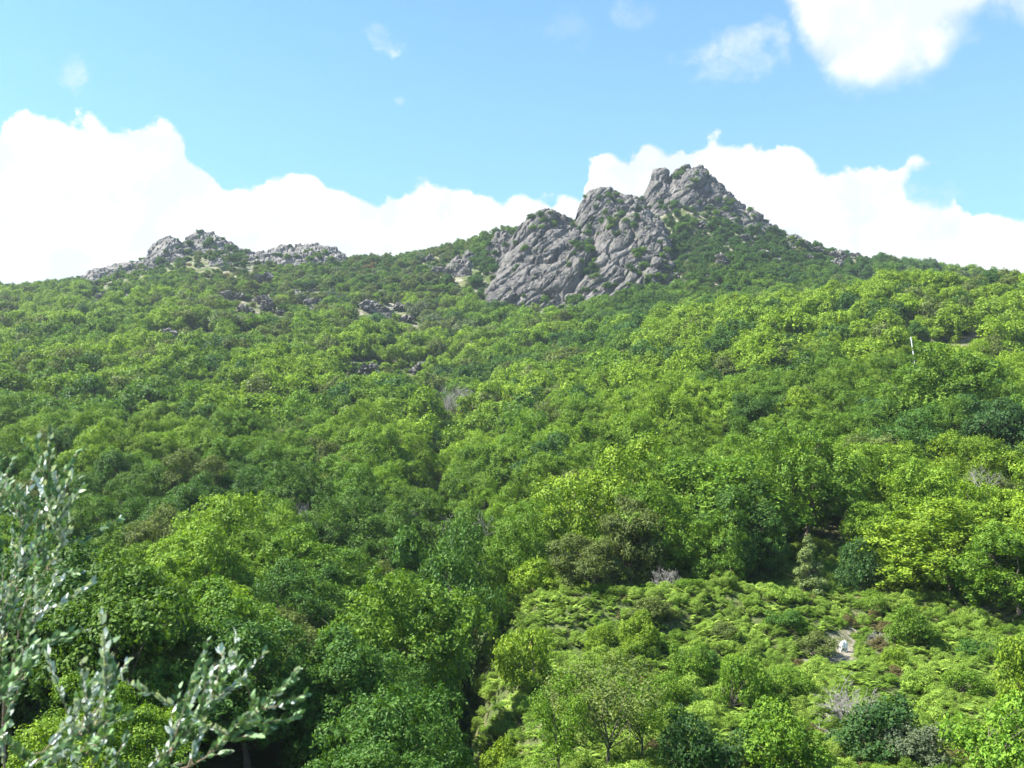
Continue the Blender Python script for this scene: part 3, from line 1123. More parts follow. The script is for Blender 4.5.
def tint_at(px, py, xy, rng):
    """leaf colour by where the plant grows, with sunlight painted into the right shoulder"""
    n = len(px)
    p3 = np.stack([xy[:, 0], xy[:, 1], np.zeros(n)], 1)
    nz = fbm(p3 / 38.0 + 5, 3) * 0.8 + 0.45 * perlin(p3 / 90.0 + 9)
    r = rng.random(n)
    t = np.tile(T_MID, (n, 1))
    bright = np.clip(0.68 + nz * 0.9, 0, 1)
    bright = np.where((px > 640) & (py < 400) & (py > 268), bright + 0.5, bright)          # sunlight on the right shoulder, put into the leaf tint
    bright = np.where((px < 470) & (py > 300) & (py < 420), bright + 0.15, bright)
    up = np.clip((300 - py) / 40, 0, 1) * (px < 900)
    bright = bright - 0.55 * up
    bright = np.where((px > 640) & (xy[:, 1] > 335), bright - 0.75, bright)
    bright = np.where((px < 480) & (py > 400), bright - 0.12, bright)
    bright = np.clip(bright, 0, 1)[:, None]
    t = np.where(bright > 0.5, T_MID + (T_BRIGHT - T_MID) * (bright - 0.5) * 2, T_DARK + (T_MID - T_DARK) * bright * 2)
    t = np.where((r < 0.07)[:, None], T_DARK, t)
    t = np.where(((r > 0.10) & (r < 0.17))[:, None], T_OLIVE, t)
    t = np.where(((r > 0.17) & (r < 0.20))[:, None], T_BLUE, t)
    dry = (px < 470) & (py < 345) & (px > 180)
    t = np.where((dry & (r > 0.5) & (r < 0.8))[:, None], T_OLIVE, t)
    t = np.where((dry & (r > 0.8) & (r < 0.87))[:, None], T_GREY, t)
    t = np.where((dry & (r > 0.985))[:, None], T_BROWN, t)
    t = np.where(((px > 940) & (py < 345) & (py > 290) & (r > 0.985))[:, None], T_BROWN * 0.7, t)
    return t * rng.uniform(0.85, 1.18, (n, 1))


# ------------------------------------------------------------------ hand placed trees (px, py of the foot, height in px, mesh list, tint, label)
PLACED = []


def plant_thing(name, pl, x, y, h, tint, label, cat, group, rot=None, wide=1.0, sink=0.0):
    s = h / pl.h
    root = link(name, None, None, (x, y, gz(x, y) - sink), (0, 0, RNG.uniform(0, 6.28) if rot is None else rot), (s * wide, s * wide, s))
    c = link('crown', pl.crown, root)
    c['tint'] = [float(v) for v in tint]
    link('trunk', pl.trunk, root)
    tag(root, label, cat, group)
    return root


def by_top(px, y, top_py):
    """foot point at depth y under the picture column px and the height that reaches top_py"""
    x0 = (px - 512) / F * y
    for _ in range(4):
        a, b, c = pix_dir(px, top_py)
        x0 = a / b * y
    z = c / b * y
    g = gz(x0, y)
    return x0, y, z - g


SPECIAL = [   # name, plants, px, depth, top py, width px, tint, label
    ('tree', ROUND[0], 195, 66, 588, 130, T_BRIGHT * 1.12, 'bright yellow green round tree standing out of the darker wood at lower left'),
    ('tree', BROAD[1], 398, 70, 572, 150, T_MID * 0.95, 'large domed green tree on the left edge of the dark gully'),
    ('tree', ROUND[1], 345, 56, 636, 120, T_DARK * 1.15, 'dense dark green tree at the bottom, left of the dark gully'),
    ('tree', ROUND[3], 288, 60, 640, 120, T_OLIVE, 'olive green leafy tree at the bottom between the bright round tree and the gully'),
    ('tree', BROAD[2], 606, 108, 448, 120, T_BRIGHT * 1.02, 'bright broad tree with a big dome behind the upper left of the clearing'),
    ('tree', BROAD[0], 720, 104, 462, 135, T_MID, 'wide green tree with dark shade below, behind the middle of the clearing'),
    ('tree', BROAD[4], 800, 112, 440, 110, T_MID * 0.95, 'tall green tree behind the pale conical tree'),
    ('tree', BROAD[3], 945, 92, 508, 150, T_BRIGHT * 0.95, 'large spreading bright green tree at the right of the clearing'),
    ('tree', BROAD[5], 1012, 84, 526, 120, T_MID, 'green tree cut by the right edge of the photo, beside the clearing'),
    ('tree', ROUND[2], 1008, 128, 400, 90, T_BLUE * 0.75, 'dark bluish green tree at the right edge, above the half dead tree'),
    ('tree', BROAD[1], 935, 150, 350, 110, T_MID * 0.9, 'big dark crowned tree below the bare strip near the pole'),
    ('tree', BROAD[2], 500, 100, 520, 80, T_MID, 'green tree at the head of the clearing beside the gully'),
    ('tree', ROUND[0], 590, 92, 536, 70, T_OLIVE * 0.9, 'olive rounded small tree at the upper edge of the clearing'),
    ('tree', BROAD[5], 445, 92, 530, 90, T_DARK * 1.2, 'dark green tree over the top of the gully'),
    ('conical_tree', CONE[0], 808, 90, 536, 34, np.array([0.15, 0.20, 0.07]), 'pale grey green conical small tree at the upper edge of the clearing'),
    ('shrub', SHRUB[0], 858, 92, 546, 44, T_BLUE * 0.9, 'dark bluish green shrub right of the pale conical tree'),
    ('shrub', SHRUB[1], 525, 74, 612, 50, T_BRIGHT, 'bright green leafy shrub in the clearing near the gully'),
    ('shrub', SHRUB[2], 500, 92, 584, 36, T_MID * 1.1, 'small green shrub at the top left corner of the clearing'),
    ('conical_tree', CONE[1], 464, 90, 584, 18, T_OLIVE, 'slim little tree at the head of the dark gully'),
    ('conical_tree', CONE[0], 494, 88, 592, 18, T_BRIGHT, 'slim bright little tree near the top left corner of the clearing'),
    ('shrub', SHRUB[3], 530, 94, 566, 50, T_BRIGHT * 1.05, 'yellow green shrub left of the olive rounded tree'),
    ('shrub', SHRUB[1], 690, 88, 590, 46, T_MID, 'green shrub on the fern bank under the wide shady tree'),
    ('shrub', SHRUB[0], 652, 84, 600, 44, T_OLIVE * 0.9, 'dull olive shrub on the fern bank, middle of the clearing'),
    ('sapling', SAPL[0], 606, 52, 652, 110, T_OLIVE * 1.1, 'airy thin stemmed sapling at the bottom of the clearing'),
    ('sapling', SAPL[1], 560, 50, 668, 60, T_MID * 1.1, 'narrow sapling with sparse leaves left of the airy one at the bottom'),
    ('sapling', SAPL[2], 640, 56, 672, 70, T_MID, 'sparse green sapling right behind the airy one at the bottom'),
    ('shrub', SHRUB[2], 704, 52, 708, 76, T_BLUE * 0.8, 'dark bluish shrub at the bottom edge, middle of the clearing'),
    ('shrub', SHRUB[3], 782, 52, 712, 80, T_MID * 1.1, 'light green shrub at the bottom edge between two darker shrubs'),
    ('shrub', SHRUB[0], 878, 55, 704, 90, T_BLUE * 0.8, 'dark bluish shrub at the bottom under the grey twiggy bush'),
    ('shrub', SHRUB[1], 918, 53, 724, 60, T_GREY * 0.85, 'pale grey green shrub beside the dark bluish one at the bottom right'),
    ('shrub', SHRUB[2], 1000, 50, 694, 90, T_MID * 1.35, 'light green shrub in the bottom right corner'),
    ('shrub', SHRUB[0], 1024, 60, 640, 60, T_BRIGHT * 0.9, 'bright shrub at the right edge above the bottom right corner'),
    ('shrub', SHRUB[3], 500, 62, 690, 40, T_BRIGHT, 'bright bush on the bank along the right side of the gully'),
    ('shrub', SHRUB[1], 740, 66, 655, 46, T_MID * 1.1, 'low green bush in the ferns left of the white stones'),
    ('shrub', SHRUB[2], 690, 72, 640, 36, T_MID, 'small green bush in the ferns, middle of the clearing'),
    ('shrub', SHRUB[3], 640, 78, 618, 40, T_BRIGHT * 0.9, 'yellowish bush in the ferns left of the middle of the clearing'),
    ('shrub', SHRUB[0], 910, 80, 610, 44, T_MID * 0.9, 'green bush under the large spreading tree at right'),
    ('tree', ROUND[1], 800, 160, 392, 60, T_BRIGHT, 'smooth pale bright tree in the middle of the right slope'),
]
special_xy = []
for nm, pl, px, dep, top, wpx, tint, lab in SPECIAL:
    x, y, h = by_top(px, dep, top)
    h = min(max(h, 1.0), (1.25 if nm == 'shrub' else 3.5) * wpx / F * dep)
    s = h / pl.h
    wide = (wpx / F * dep / 2) / (pl.rx * s)
    wide = min(max(wide, 0.6), 1.9)
    cat = {'tree': 'tree', 'conical_tree': 'tree', 'shrub': 'shrub', 'sapling': 'sapling'}[nm]
    grp = {'tree': 'broadleaf trees of the valley side', 'conical_tree': 'small narrow trees by the clearing', 'shrub': 'shrubs in the clearing', 'sapling': 'saplings at the foot of the clearing'}[nm]
    plant_thing('broadleaf_tree' if nm == 'tree' else nm, pl, x, y, h, tint, lab, cat, grp, wide=wide)
    special_xy.append((x, y, wpx / F * dep / 2, nm, h))

cx_ = RNG.uniform(480, 1010, 60)
cd_ = RNG.uniform(52, 86, 60)
low = []
for q_, d_ in zip(cx_, cd_):
    xx = (q_ - 512) / F * d_
    if all(math.hypot(xx - a_[0], d_ - a_[1]) > max(2.6, a_[2] * 0.9) for a_ in special_xy + low) and abs(q_ - 840) > 30 and len(low) < 17:
        low.append((xx, d_, 1.0, q_))
for half, nm_ in ((0, 'lower'), (1, 'upper')):
    grp_ = sorted([l_ for l_ in low if (l_[1] > 68) == bool(half)], key=lambda l_: l_[3])
    for k_, (xx, d_, _, q_) in enumerate(grp_):
        tn_, tw_ = ((T_BRIGHT * 0.95, 'yellow green'), (T_MID * 0.95, 'green'), (T_DARK * 1.3, 'dark green'), (T_OLIVE, 'olive'))[k_ % 4]
        plant_thing('shrub', SHRUB[k_ % 4], xx, d_, RNG.uniform(1.1, 2.3), tn_, 'low %s bush among ferns, %s from the left in the %s clearing' % (tw_, ORDN[k_] if k_ < 11 else str(k_ + 1) + 'th', nm_), 'shrub', 'shrubs in the clearing', wide=RNG.uniform(0.9, 1.4))

# bare and half dead trees
BARES = [(476, 246, 378, 'bare grey dead tree on the slope above the gully, rightmost of three', 0), (452, 252, 380, 'bare grey dead tree on the slope above the gully, leftmost of three', 1),
         (464, 258, 374, 'bare grey dead tree on the slope above the gully, middle of three', 2),
         (312, 118, 492, 'bare grey branches in the left wood, right of the others', 0), (290, 124, 494, 'bare grey branches in the left wood, left of the bare pair', 1),
         (118, 78, 600, 'pale dead branches in the shade left of the bright round tree', 2), (960, 112, 456, 'pale dead tree leaning among the green right of centre slope', 1),
         (908, 116, 486, 'short pale dead snag left of the leaning dead tree', 2), (985, 84, 620, 'twisted pale dead branch at the right edge of the clearing', 0),
         (345, 150, 452, 'bare grey tree in the left wood, higher up', 2), (450, 118, 494, 'grey leafless tree beside the gully, below the three dead trees', 0),
         (412, 124, 496, 'grey leafless tree left of the gully', 1), (860, 112, 470, 'dead branch sticking out of the wood above the clearing', 0)]
for px, dep, top, lab, k in BARES:
    x, y, h = by_top(px, dep, top)
    s = max(h, 2) / 9.0
    o = link('bare_tree', BARE[k], None, (x, y, gz(x, y)), (0, 0, RNG.uniform(0, 6.28)), (s, s, s))
    tag(o, lab, 'dead tree', 'bare and dead trees')
for px, dep, top, w, lab, k in ((845, 62, 668, 80, 'grey twiggy leafless bush in the clearing below the white stones', 0), (665, 90, 560, 60, 'grey brown twiggy bush at the upper edge of the clearing', 1),
                                (880, 80, 625, 44, 'brown grey twiggy bush right of the white stones', 1)):
    x, y, h = by_top(px, dep, top)
    s = max(h, 1.0) / 3.2
    o = link('twiggy_bush', TWIG[k], None, (x, y, gz(x, y)), (0, 0, RNG.uniform(0, 6.28)), (s * 1.2, s * 1.2, s))
    tag(o, lab, 'bush', 'leafless bushes in the clearing')

# ------------------------------------------------------------------ woods
rng = np.random.default_rng(11)
near = scatter(37, 205, 6.1, seed=1)
z = ground(near[:, 0], near[:, 1])
px, py = project(near[:, 0], near[:, 1], z)
keep = ~in_poly(px, py, CLEARING)
for g_ in GAPS:
    for dz_ in (0, 2.5, 5, 7.5):
        keep &= ~in_poly(*project(near[:, 0], near[:, 1], z + dz_), g_)
keep &= ~((px > 430) & (near[:, 1] < 62))                # open foot of the clearing
ugn = near[:, 0] / near[:, 1]
ucn = np.interp(near[:, 1], [45, 75, 115, 150, 200, 260, 330], [-0.055, -0.05, -0.065, -0.075, -0.078, -0.075, -0.06])
keep &= ~((np.abs(ugn - ucn) < np.interp(near[:, 1], [45, 92, 150, 205], [0.050, 0.036, 0.016, 0.010])) & (near[:, 1] > 50))
keep &= ~((px > 395) & (near[:, 1] < 52))
keep &= ~((px > 450) & (near[:, 1] < 88))
keep &= ~((px > 775) & (px < 890) & (near[:, 1] < 104))      # the gully stays open
for (sx, sy, sr, nm, h) in special_xy:
    if nm == 'tree':
        keep &= np.hypot(near[:, 0] - sx, near[:, 1] - sy) > sr * 0.95
keep &= ~((np.abs(project(near[:, 0], near[:, 1], z + 4)[0] - 914) < 16) & (near[:, 1] > 165))
near, z, px, py = near[keep], z[keep], px[keep], py[keep]
size = rng.uniform(0.62, 1.32, len(near)) * (1 + 0.18 * fbm(np.stack([near[:, 0], near[:, 1], 0 * z], 1) / 20.0, 2))
size *= np.where(px < 440, 0.92, 1.0)
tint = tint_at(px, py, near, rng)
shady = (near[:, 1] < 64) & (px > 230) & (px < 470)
tint = np.where(shady[:, None], T_DARK * 1.15, tint)  # shade beside the gully, painted in as a darker leaf tint
kind = rng.integers(0, 10, len(near))                     # 0-5 broad, 6-9 round
PR = BROAD + ROUND
H = np.array([PR[k].h for k in kind]) * size
RX = np.array([PR[k].rx for k in kind]) * size
# nothing may bulge into the space right before the lens
lim = (near[:, 1] > 50) | (H + z < -near[:, 1] * 0.13)
near, z, px, py, size, tint, kind, H, RX = [a[lim] for a in (near, z, px, py, size, tint, kind, H, RX)]
# visible area of every tree, nearest first, in a small depth picture
W_, H_ = 256, 192
buf = np.zeros((H_, W_), bool)
order = np.argsort(near[:, 1])
vis = np.zeros(len(near))
gy, gx = np.mgrid[0:H_, 0:W_]
for i in order:
    cx, cy = project(near[i, 0], near[i, 1], z[i] + H[i] * 0.6)
    cx, cy = cx / 4, cy / 4
    rx_, ry_ = RX[i] * F / near[i, 1] / 4, H[i] * 0.42 * F / near[i, 1] / 4
    x0, x1, y0, y1 = [int(v) for v in (max(0, cx - rx_), min(W_, cx + rx_ + 1), max(0, cy - ry_), min(H_, cy + ry_ + 1))]
    if x1 <= x0 or y1 <= y0:
        continue
    e = ((gx[y0:y1, x0:x1] - cx) / rx_) ** 2 + ((gy[y0:y1, x0:x1] - cy) / ry_) ** 2 < 1
    vis[i] = (e & ~buf[y0:y1, x0:x1]).sum()
    buf[y0:y1, x0:x1] |= e
n_tree = 300 - sum(1 for s in SPECIAL if s[0] == 'tree')
pick = np.argsort(-vis)[:n_tree]
pick = pick[vis[pick] > 2]
single = np.zeros(len(near), bool)
single[pick] = True

ORD = ('first second third fourth fifth sixth seventh eighth ninth tenth eleventh twelfth thirteenth fourteenth fifteenth sixteenth seventeenth eighteenth nineteenth twentieth').split()
ORD += ['twenty-' + o for o in ORD[:9]] + ['thirtieth'] + ['thirty-' + o for o in ORD[:9]] + ['fortieth']
zone = np.where(px < 452, 0, 1)
zname = ['on the slope left of the gully', 'on the slope above the clearing']


def tint_word(t):
    m = {'bright': T_BRIGHT, 'mid green': T_MID, 'dark green': T_DARK, 'olive': T_OLIVE, 'bluish green': T_BLUE}
    k = min(m, key=lambda q: np.abs(m[q] / m[q].sum() - t / t.sum()).sum() + 0.8 * abs(m[q].sum() - t.sum()))
    return k


for zi in (0, 1):
    ids = [i for i in np.nonzero(single)[0] if zone[i] == zi]
    ids.sort(key=lambda i: near[i, 1])
    row = max(12, int(math.ceil(len(ids) / 14)))
    for r in range(0, len(ids), row):
        band = sorted(ids[r:r + row], key=lambda i: px[i])
        for q, i in enumerate(band):
            w = tint_word(tint[i])
            lab = '%s leafy tree, %s from left in %s tier %s' % (w, ORD[q], ORD[r // row], ['left of the gully', 'above the clearing'][zi])
            pl = PR[kind[i]]
            s = size[i]
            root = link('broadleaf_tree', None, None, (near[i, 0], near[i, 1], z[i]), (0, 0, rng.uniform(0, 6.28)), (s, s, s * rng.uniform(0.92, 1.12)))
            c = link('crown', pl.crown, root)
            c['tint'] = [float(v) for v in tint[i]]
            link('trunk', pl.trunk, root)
            tag(root, lab, 'tree', 'broadleaf trees of the valley side')
rest = ~single
print('near trees', len(near), 'single', single.sum())

# far woods, one mass
far = scatter(205, 640, 6.7, 0.66, seed=2)
zf = ground(far[:, 0], far[:, 1])
pfx, pfy = project(far[:, 0], far[:, 1], zf)
keep = np.ones(len(far), bool)
for g_ in GAPS + ROCKY:
    for dz_ in ((0, 1.5) if g_ is not GAPS[0] else (0, 2.0, 4.0, 6)):
        keep &= ~in_poly(*project(far[:, 0], far[:, 1], zf + dz_), g_)
dens = np.ones(len(far))
up = np.clip((312 - pfy) / 45, 0, 1)
dens -= 0.0 * up
keep &= rng.random(len(far)) < dens
keep &= ~((np.abs(pfx - 916) < 12) & (far[:, 1] < 232))
for rx_, ry_, rr_ in rock_spots:
    if ry_ > 200:
        keep &= ~((np.abs(far[:, 0] - rx_) < rr_ * 0.7 + 3.0) & (far[:, 1] > ry_ - rr_ - 9) & (far[:, 1] < ry_ + 2))
far, zf, pfx, pfy = far[keep], zf[keep], pfx[keep], pfy[keep]
scrubby = np.clip((330 - pfy) / 45, 0, 1)
scrubby = np.where(pfx > 880, scrubby * 0.2, scrubby)
s_far = rng.uniform(0.6, 1.42, len(far)) * (1 - 0.42 * scrubby)
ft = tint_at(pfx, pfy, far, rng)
pts = [np.column_stack([far, zf - 0.3]), np.column_stack([near[rest], z[rest] - 0.2])]
protos = [p.merged() for p in FAR] + [p.merged() for p in PR] + [p.merged() for p in FBUSH]
idx = [rng.integers(0, 5, len(far)), 5 + kind[rest]]
scl = [s_far, size[rest]]
tin = [ft, tint[rest]]
# low bushes between and on the rocks and up on the ridge
bush = scatter(240, 640, 3.9, 0.66, seed=3)
zb = ground(bush[:, 0], bush[:, 1])
bx, by = project(bush[:, 0], bush[:, 1], zb)
pr_ = np.clip((335 - by) / 40, 0.0, 1) * 0.75
pr_ = np.where(bx > 900, 0.1, pr_)
for g_ in GAPS[1:]:
    pr_ = np.where(in_poly(bx, by, g_), 0.5, pr_)
for g_ in ROCKY:
    pr_ = np.where(in_poly(bx, by, g_), pr_ * 0.45, pr_)
kb = rng.random(len(bush)) < pr_
for rx_, ry_, rr_ in rock_spots:
    kb &= ~((np.abs(bush[:, 0] - rx_) < rr_ * 0.8 + 1) & (bush[:, 1] > ry_ - rr_ - 4) & (bush[:, 1] < ry_ + 1))
bush, zb, bx, by = bush[kb], zb[kb], bx[kb], by[kb]
pts.append(np.column_stack([bush, zb]))
idx.append(5 + len(PR) + rng.integers(0, 4, len(bush)))
scl.append(rng.uniform(0.55, 1.25, len(bush)))
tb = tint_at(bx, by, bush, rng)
tin.append(tb * 0.9)
P_ = np.concatenate(pts)
S_ = np.concatenate(scl)
n = len(P_)
R_ = np.column_stack([rng.normal(size=n) * 0.14, rng.normal(size=n) * 0.14, rng.uniform(0, 6.28, n)])
S3 = np.column_stack([S_ * rng.uniform(0.9, 1.15, n), S_ * rng.uniform(0.9, 1.15, n), S_ * rng.uniform(0.85, 1.15, n)])
mass('mountain_forest', protos, P_, R_, S3, np.concatenate(idx), np.concatenate(tin), 'dense green woodland and scrub covering the upper mountain slopes', 'forest')
print('forest', n)

# bushes growing on the crags
deps = bpy.context.evaluated_depsgraph_get()
deps.update()
bp, bt = [], []
for px_, py_, w_, h_, cnt in ((668, 205, 16, 14, 16), (700, 225, 40, 8, 26), (610, 200, 24, 10, 14), (600, 225, 22, 14, 18), (628, 240, 12, 22, 8), (540, 222, 20, 12, 14), (580, 262, 10, 22, 16),
                              (575, 296, 9, 16, 22), (590, 262, 6, 26, 22), (556, 306, 10, 8, 12), (640, 262, 16, 14, 16), (655, 275, 18, 12, 18), (672, 250, 20, 18, 18), (740, 222, 26, 10, 18), (204, 246, 40, 12, 36), (170, 258, 18, 12, 8), (230, 258, 24, 10, 22),
                              (300, 256, 44, 8, 30), (120, 278, 26, 12, 6), (500, 246, 18, 12, 18), (520, 262, 10, 30, 5), (690, 176, 20, 8, 8), (720, 204, 20, 12, 16), (800, 244, 18, 6, 10), (560, 212, 14, 5, 6), (640, 205, 12, 6, 7), (612, 285, 34, 10, 10)):
    for _ in range(cnt):
        qx, qy = px_ + rng.normal() * w_ * 0.5, py_ + rng.normal() * h_ * 0.5
        a, b, c = pix_dir(qx, qy)
        ok, loc, nor, *_r = SC.ray_cast(deps, Vector((a, b, c)).normalized() * 420, Vector((a, b, c)).normalized())
        if ok and 440 < loc.y < 640 and nor.z > 0.02:
            bp.append((loc.x, loc.y, loc.z - 0.6))
            bt.append((T_DARK if rng.random() < 0.6 else T_MID * 0.85) * rng.uniform(0.8, 1.2))
n = len(bp)
print('crag bushes', n)
s_ = rng.uniform(0.6, 1.35, n)
mass('crag_scrub', [p.merged() for p in FBUSH], bp, np.column_stack([np.zeros(n), np.zeros(n), rng.uniform(0, 6.28, n)]), np.column_stack([s_, s_, s_ * 0.9]),
     rng.integers(0, 4, n), np.array(bt), 'dark green scrub bushes clinging to the grey crags', 'scrub')

# bracken of the clearing
fe = scatter(44, 118, 0.70, 0.60, seed=5)
zf_ = ground(fe[:, 0], fe[:, 1])
fx, fy = project(fe[:, 0], fe[:, 1], zf_)
k = in_poly(fx, fy + 26, CLEARING) | in_poly(fx, fy + 52, CLEARING) | in_poly(fx, fy, CLEARING)
k &= ~in_poly(fx, fy, [(808, 638), (852, 632), (862, 648), (856, 666), (810, 666)])
k &= ~((fx < 500) & (fy > 630) & (fy < 665) & (rng.random(len(fe)) < 0.8))
fe, zf_, fx, fy = fe[k], zf_[k], fx[k], fy[k]
n = len(fe)
p3 = np.column_stack([fe, np.zeros(n)])
nz = fbm(p3 / 5.0, 3)
nz2 = fbm(p3 / 3.0 + 40, 2)
mixb = np.clip(0.65 + nz * 1.0, 0, 1)[:, None]
tt = T_MID * 1.05 + (np.array([0.205, 0.295, 0.05]) - T_MID) * mixb
brown = (nz2 > 0.55) | (in_poly(fx, fy, [(850, 612), (900, 616), (890, 640), (845, 634)]) & (rng.random(n) < 0.7)) | (in_poly(fx, fy, [(455, 640), (500, 620), (500, 665), (470, 680)]) & (rng.random(n) < 0.5))
tt = np.where((brown & (rng.random(n) < 0.7))[:, None], np.array([0.14, 0.12, 0.05]), tt)
tt = tt * rng.uniform(0.8, 1.2, (n, 1))
sf = rng.uniform(0.6, 1.6, n) * (1 + 0.35 * nz)
pk = rng.integers(0, 5, n)
weed = rng.random(n) < np.where(nz > 0, 0.42, 0.2)
pk = np.where(weed, 5 + rng.integers(0, 4, n), pk)
sf = np.where(weed, rng.uniform(0.16, 0.42, n) * np.where(rng.random(n) < 0.06, 1.6, 1), sf)
mass('bracken', FERN + [p.merged() for p in SHRUB], np.column_stack([fe, zf_ - 0.05]), np.column_stack([rng.normal(size=n) * 0.12 + 0.15, rng.normal(size=n) * 0.12, rng.uniform(0, 6.28, n)]), np.column_stack([sf, sf, sf * 0.9]),
     pk, tt, 'yellow green bracken and grass filling the clearing', 'bracken')
print('ferns', n)

# ------------------------------------------------------------------ pole on the right shoulder
def make_pole():
    x, y, ph = by_top(914, 214, 337)
    z = gz(x, y)
    root = link('utility_pole', None, None, (x, y, z), (0, rad(-4), 0))
    T = Tubes()
    T.add([(0, 0, -1), (0, 0, 2), (0, 0, 5.6)], [0.15, 0.13, 0.11], 12)
    T.add([(0, 0, 5.6), (0, 0, 5.72)], [0.13, 0.12], 12)
    V, Q = T.arrays()
    h = ph / 5.7
    me = mesh_np('post', V * np.array([1, 1, h]), Q, [mat_plain('pale weathered post', (0.62, 0.63, 0.62))], smooth=True)
    link('post', me, root)
    T = Tubes()
    T.add([(-0.45, 0, 5.2 * h), (0.45, 0, 5.2 * h)], [0.05, 0.05], 6)
    V, Q = T.arrays()
    link('bracket', mesh_np('bracket', V, Q, [mat_plain('grey iron', (0.25, 0.25, 0.26))]), root)
    tag(root, 'pale slightly leaning post among trees on the right shoulder', 'pole')


make_pole()

# ------------------------------------------------------------------ white stones of the clearing
def white_stone(px, py, w, h, label, seed):
    x, y, z = hit(px, py)
    me = boulder_mesh(seed, 14, 1.0, 0.35).copy()
    me.materials.clear()
    me.materials.append(M_WHITE)
    sx, sz = w / 2 / F * y, h / 2 / F * y
    o = link('white_stone', me, None, (x, y - 0.2, z + sz * 0.8), (0, rad(6), rad(8)), (sx * 1.15, sx * 0.7, sz * 1.2))
    tag(o, label, 'stone', 'white stones in the clearing')


M_WHITE = mat_rock('chalky white stone', (0.80, 0.78, 0.74), (0.62, 0.60, 0.57), 6.0)
white_stone(843, 651, 8, 10, 'upright white stone slab on the brown bank in the clearing', 3)
white_stone(824, 650, 9, 6, 'low white stone lying left of the upright white slab', 6)

# ------------------------------------------------------------------ silver leaved branches before the lens
def silver_plant(name, base, stems, label, seed, leaf=0.072):
    """stems: polylines of 3D points; shoots with two-toned leaves all along them"""
    rng = np.random.default_rng(seed)
    root = link(name, None, None, base)
    B = Vector(base)
    T = Tubes()
    C_, N_, L_, A_ = [], [], [], []
    for pts, r, dens, shoots in stems:
        P = [Vector(p) - B for p in pts]
        Q = []
        for i in range(len(P) - 1):
            for t in np.linspace(0, 1, 6, endpoint=False):
                Q.append(P[i].lerp(P[i + 1], t) + Vector(rng.normal(size=3)) * 0.012)
        Q.append(P[-1])
        T.add(Q, list(np.linspace(r * 0.5, r * 0.12, len(Q))), 6)
        lines = [Q[len(Q) // 3:]]
        for s in range(shoots):
            i = rng.integers(len(Q) // 4, len(Q) - 1)
            d = (Q[min(i + 1, len(Q) - 1)] - Q[i]).normalized()
            sd = (d + Vector(rng.normal(size=3)) * 0.55 + Vector((0, 0, 0.25))).normalized()
            l = rng.uniform(0.25, 0.75)
            sh = [Q[i] + sd * l * t + Vector((0, 0, 0.06 * t * t)) + Vector(rng.normal(size=3)) * 0.01 for t in np.linspace(0, 1, 6)]
            T.add(sh, list(np.linspace(r * 0.3 + 0.002, 0.002, 6)), 4)
            lines.append(sh)
        for ln in lines:
            ln = [Vector(p) for p in ln]
            tot = sum((ln[i + 1] - ln[i]).length for i in range(len(ln) - 1))
            n = int(tot * dens * 1.0)
            pb = 0.9 if rng.random() < 0.3 else 0.1
            for q in range(n):
                f = rng.uniform(0.05, 1) * (len(ln) - 1)
                i = min(int(f), len(ln) - 2)
                p = ln[i].lerp(ln[i + 1], f - i)
                d = (ln[i + 1] - ln[i]).normalized()
                o = Vector(rng.normal(size=3))
                o = (o - d * o.dot(d)).normalized()
                ax = (d * 1.0 + o * 0.6 + Vector((0.25, 0, 0.1))).normalized()
                nrm = Vector(rng.normal(size=3))
                nrm = (nrm - ax * nrm.dot(ax)).normalized()
                C_.append(p)
                A_.append(ax)
                flip = rng.random() < pb
                N_.append((nrm if nrm.y < 0 else -nrm) * (-1 if flip else 1))
                L_.append(leaf * rng.uniform(0.6, 1.35))
    V, Fc, vf = [], [], []
    for c, a, nrm, l in zip(C_, A_, N_, L_):
        b = nrm.cross(a)
        n0 = len(V)
        w = l * 0.25
        V += [tuple(c), tuple(c + a * l * 0.35 + b * w), tuple(c + a * l * 0.35 - b * w), tuple(c + a * l * 0.75 + b * w * 0.75 - nrm * 0.1 * l),
              tuple(c + a * l * 0.75 - b * w * 0.75 - nrm * 0.1 * l), tuple(c + a * l * 1.05 - nrm * 0.2 * l)]
        Fc += [(n0, n0 + 2, n0 + 1), (n0 + 1, n0 + 2, n0 + 4), (n0 + 1, n0 + 4, n0 + 3), (n0 + 3, n0 + 4, n0 + 5)]
        vf += [rng.random()] * 4
    me = mesh_np('foliage', np.array(V), np.array(Fc), [M_POPLAR], {'leaf': ('FACE', np.array(vf))}, smooth=True)
    o = link('foliage', me, root)
    o['tint'] = [0.105, 0.190, 0.075]
    TV, TF = T.arrays()
    link('stem', mesh_np('stem', TV, TF, [M_TWIG], smooth=True), root)
    tag(root, label, 'sapling', 'silver leaved saplings in the foreground')


M_TWIG = mat_bark('reddish young bark', (0.13, 0.085, 0.055), (0.30, 0.23, 0.17))


def at(px, py, d):
    a, b, c = pix_dir(px, py)
    return (a / b * d, d, c / b * d)


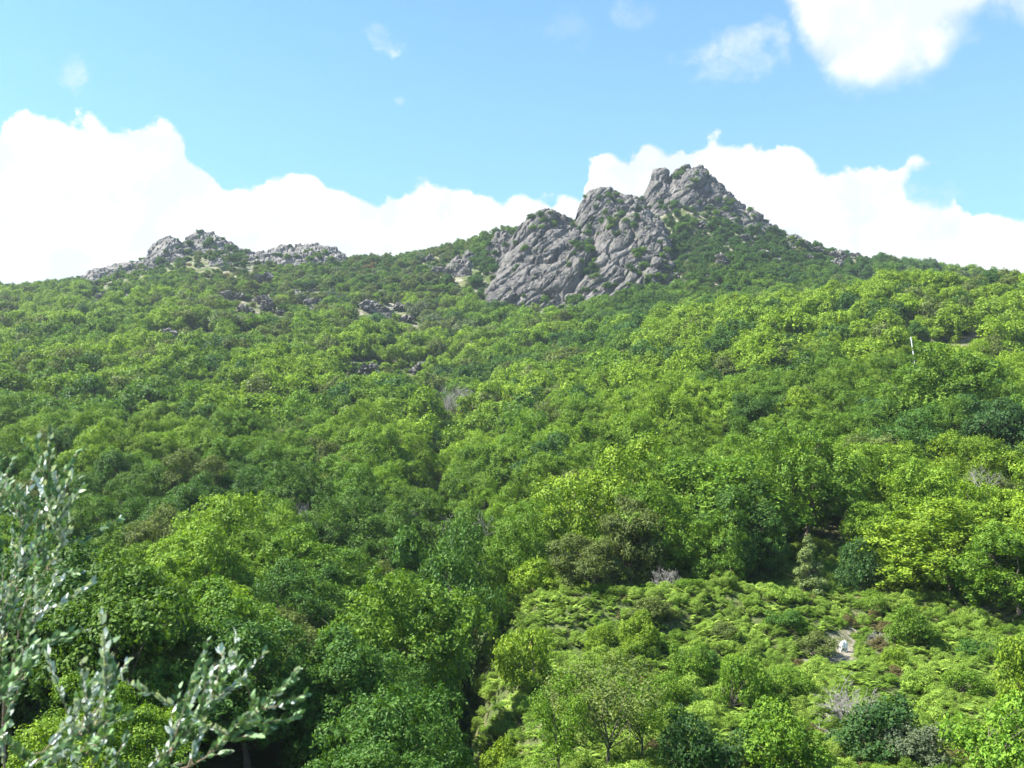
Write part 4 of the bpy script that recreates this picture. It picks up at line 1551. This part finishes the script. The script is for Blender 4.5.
g0 = at(30, 1200, 10.5)
zz = gz(g0[0], 10.5)
b0 = (g0[0], 10.5, zz)
silver_plant('sapling', b0, [
    ([b0, at(5, 768, 10.4), at(2, 640, 10.3), at(-6, 540, 10.3), at(-10, 510, 10.3)], 0.028, 60, 22),
    ([at(2, 700, 10.4), at(22, 620, 10.2), at(38, 560, 10.0), at(50, 515, 10.0), at(50, 480, 10.0)], 0.018, 62, 20),
    ([at(3, 660, 10.4), at(18, 590, 10.6), at(22, 540, 10.7), at(20, 505, 10.8)], 0.013, 60, 16),
    ([at(30, 590, 10.1), at(56, 560, 9.9), at(66, 528, 9.8)], 0.009, 55, 7),
    ([at(2, 720, 10.4), at(14, 670, 9.9), at(28, 640, 9.7), at(30, 615, 9.6)], 0.010, 60, 10),
], 'tall silver leaved sapling at the left edge of the photo', 31)
b1 = (at(110, 1300, 8.6)[0], 8.6, gz(at(110, 1300, 8.6)[0], 8.6))
silver_plant('sapling', b1, [
    ([b1, at(100, 850, 8.6), at(150, 770, 8.5), at(200, 720, 8.4), at(222, 694, 8.4), at(226, 664, 8.4)], 0.022, 60, 15),
    ([at(140, 790, 8.5), at(200, 760, 8.3), at(236, 730, 8.2), at(262, 706, 8.1)], 0.013, 62, 11),
    ([at(110, 830, 8.6), at(90, 770, 8.3), at(100, 715, 8.2), at(110, 690, 8.1)], 0.012, 60, 8),
    ([at(100, 850, 8.6), at(60, 790, 8.2), at(70, 740, 8.0), at(130, 715, 7.9)], 0.012, 60, 10),
    ([at(95, 860, 8.6), at(20, 800, 8.0), at(30, 755, 7.8), at(95, 748, 7.7)], 0.012, 62, 10),
    ([at(120, 810, 8.6), at(170, 745, 8.7), at(180, 715, 8.8), at(178, 690, 8.8)], 0.011, 60, 9),
    ([at(95, 860, 8.6), at(-20, 790, 8.3), at(-30, 720, 8.2), at(10, 690, 8.2)], 0.011, 60, 9),
], 'silver leaved branches spreading over the bottom left corner of the photo', 32)

# ------------------------------------------------------------------ air
def make_haze():
    x0, x1, y0, y1, z0, z1 = -1560, 1560, -60, 1560, -60, 330
    V = [(x, y, z) for x in (x0, x1) for y in (y0, y1) for z in (z0, z1)]
    Q = np.array([(0, 1, 3, 2), (4, 6, 7, 5), (0, 4, 5, 1), (2, 3, 7, 6), (0, 2, 6, 4), (1, 5, 7, 3)])
    m = bpy.data.materials.new('summer haze')
    m.use_nodes = True
    g = NT(m.node_tree)
    g.n.clear()
    out = g.new('ShaderNodeOutputMaterial')
    pv = g.new('ShaderNodeVolumePrincipled')
    pv.inputs['Color'].default_value = (0.72, 0.85, 1.0, 1)
    pv.inputs['Density'].default_value = 0.00010
    pv.inputs['Anisotropy'].default_value = 0.2
    g.l.new(pv.outputs[0], out.inputs['Volume'])
    o = link('haze', mesh_np('haze', V, Q, [m]))
    tag(o, 'thin bluish summer haze over the valley', 'haze', kind='stuff')


make_haze()
print('lowest ground', TAB.min())
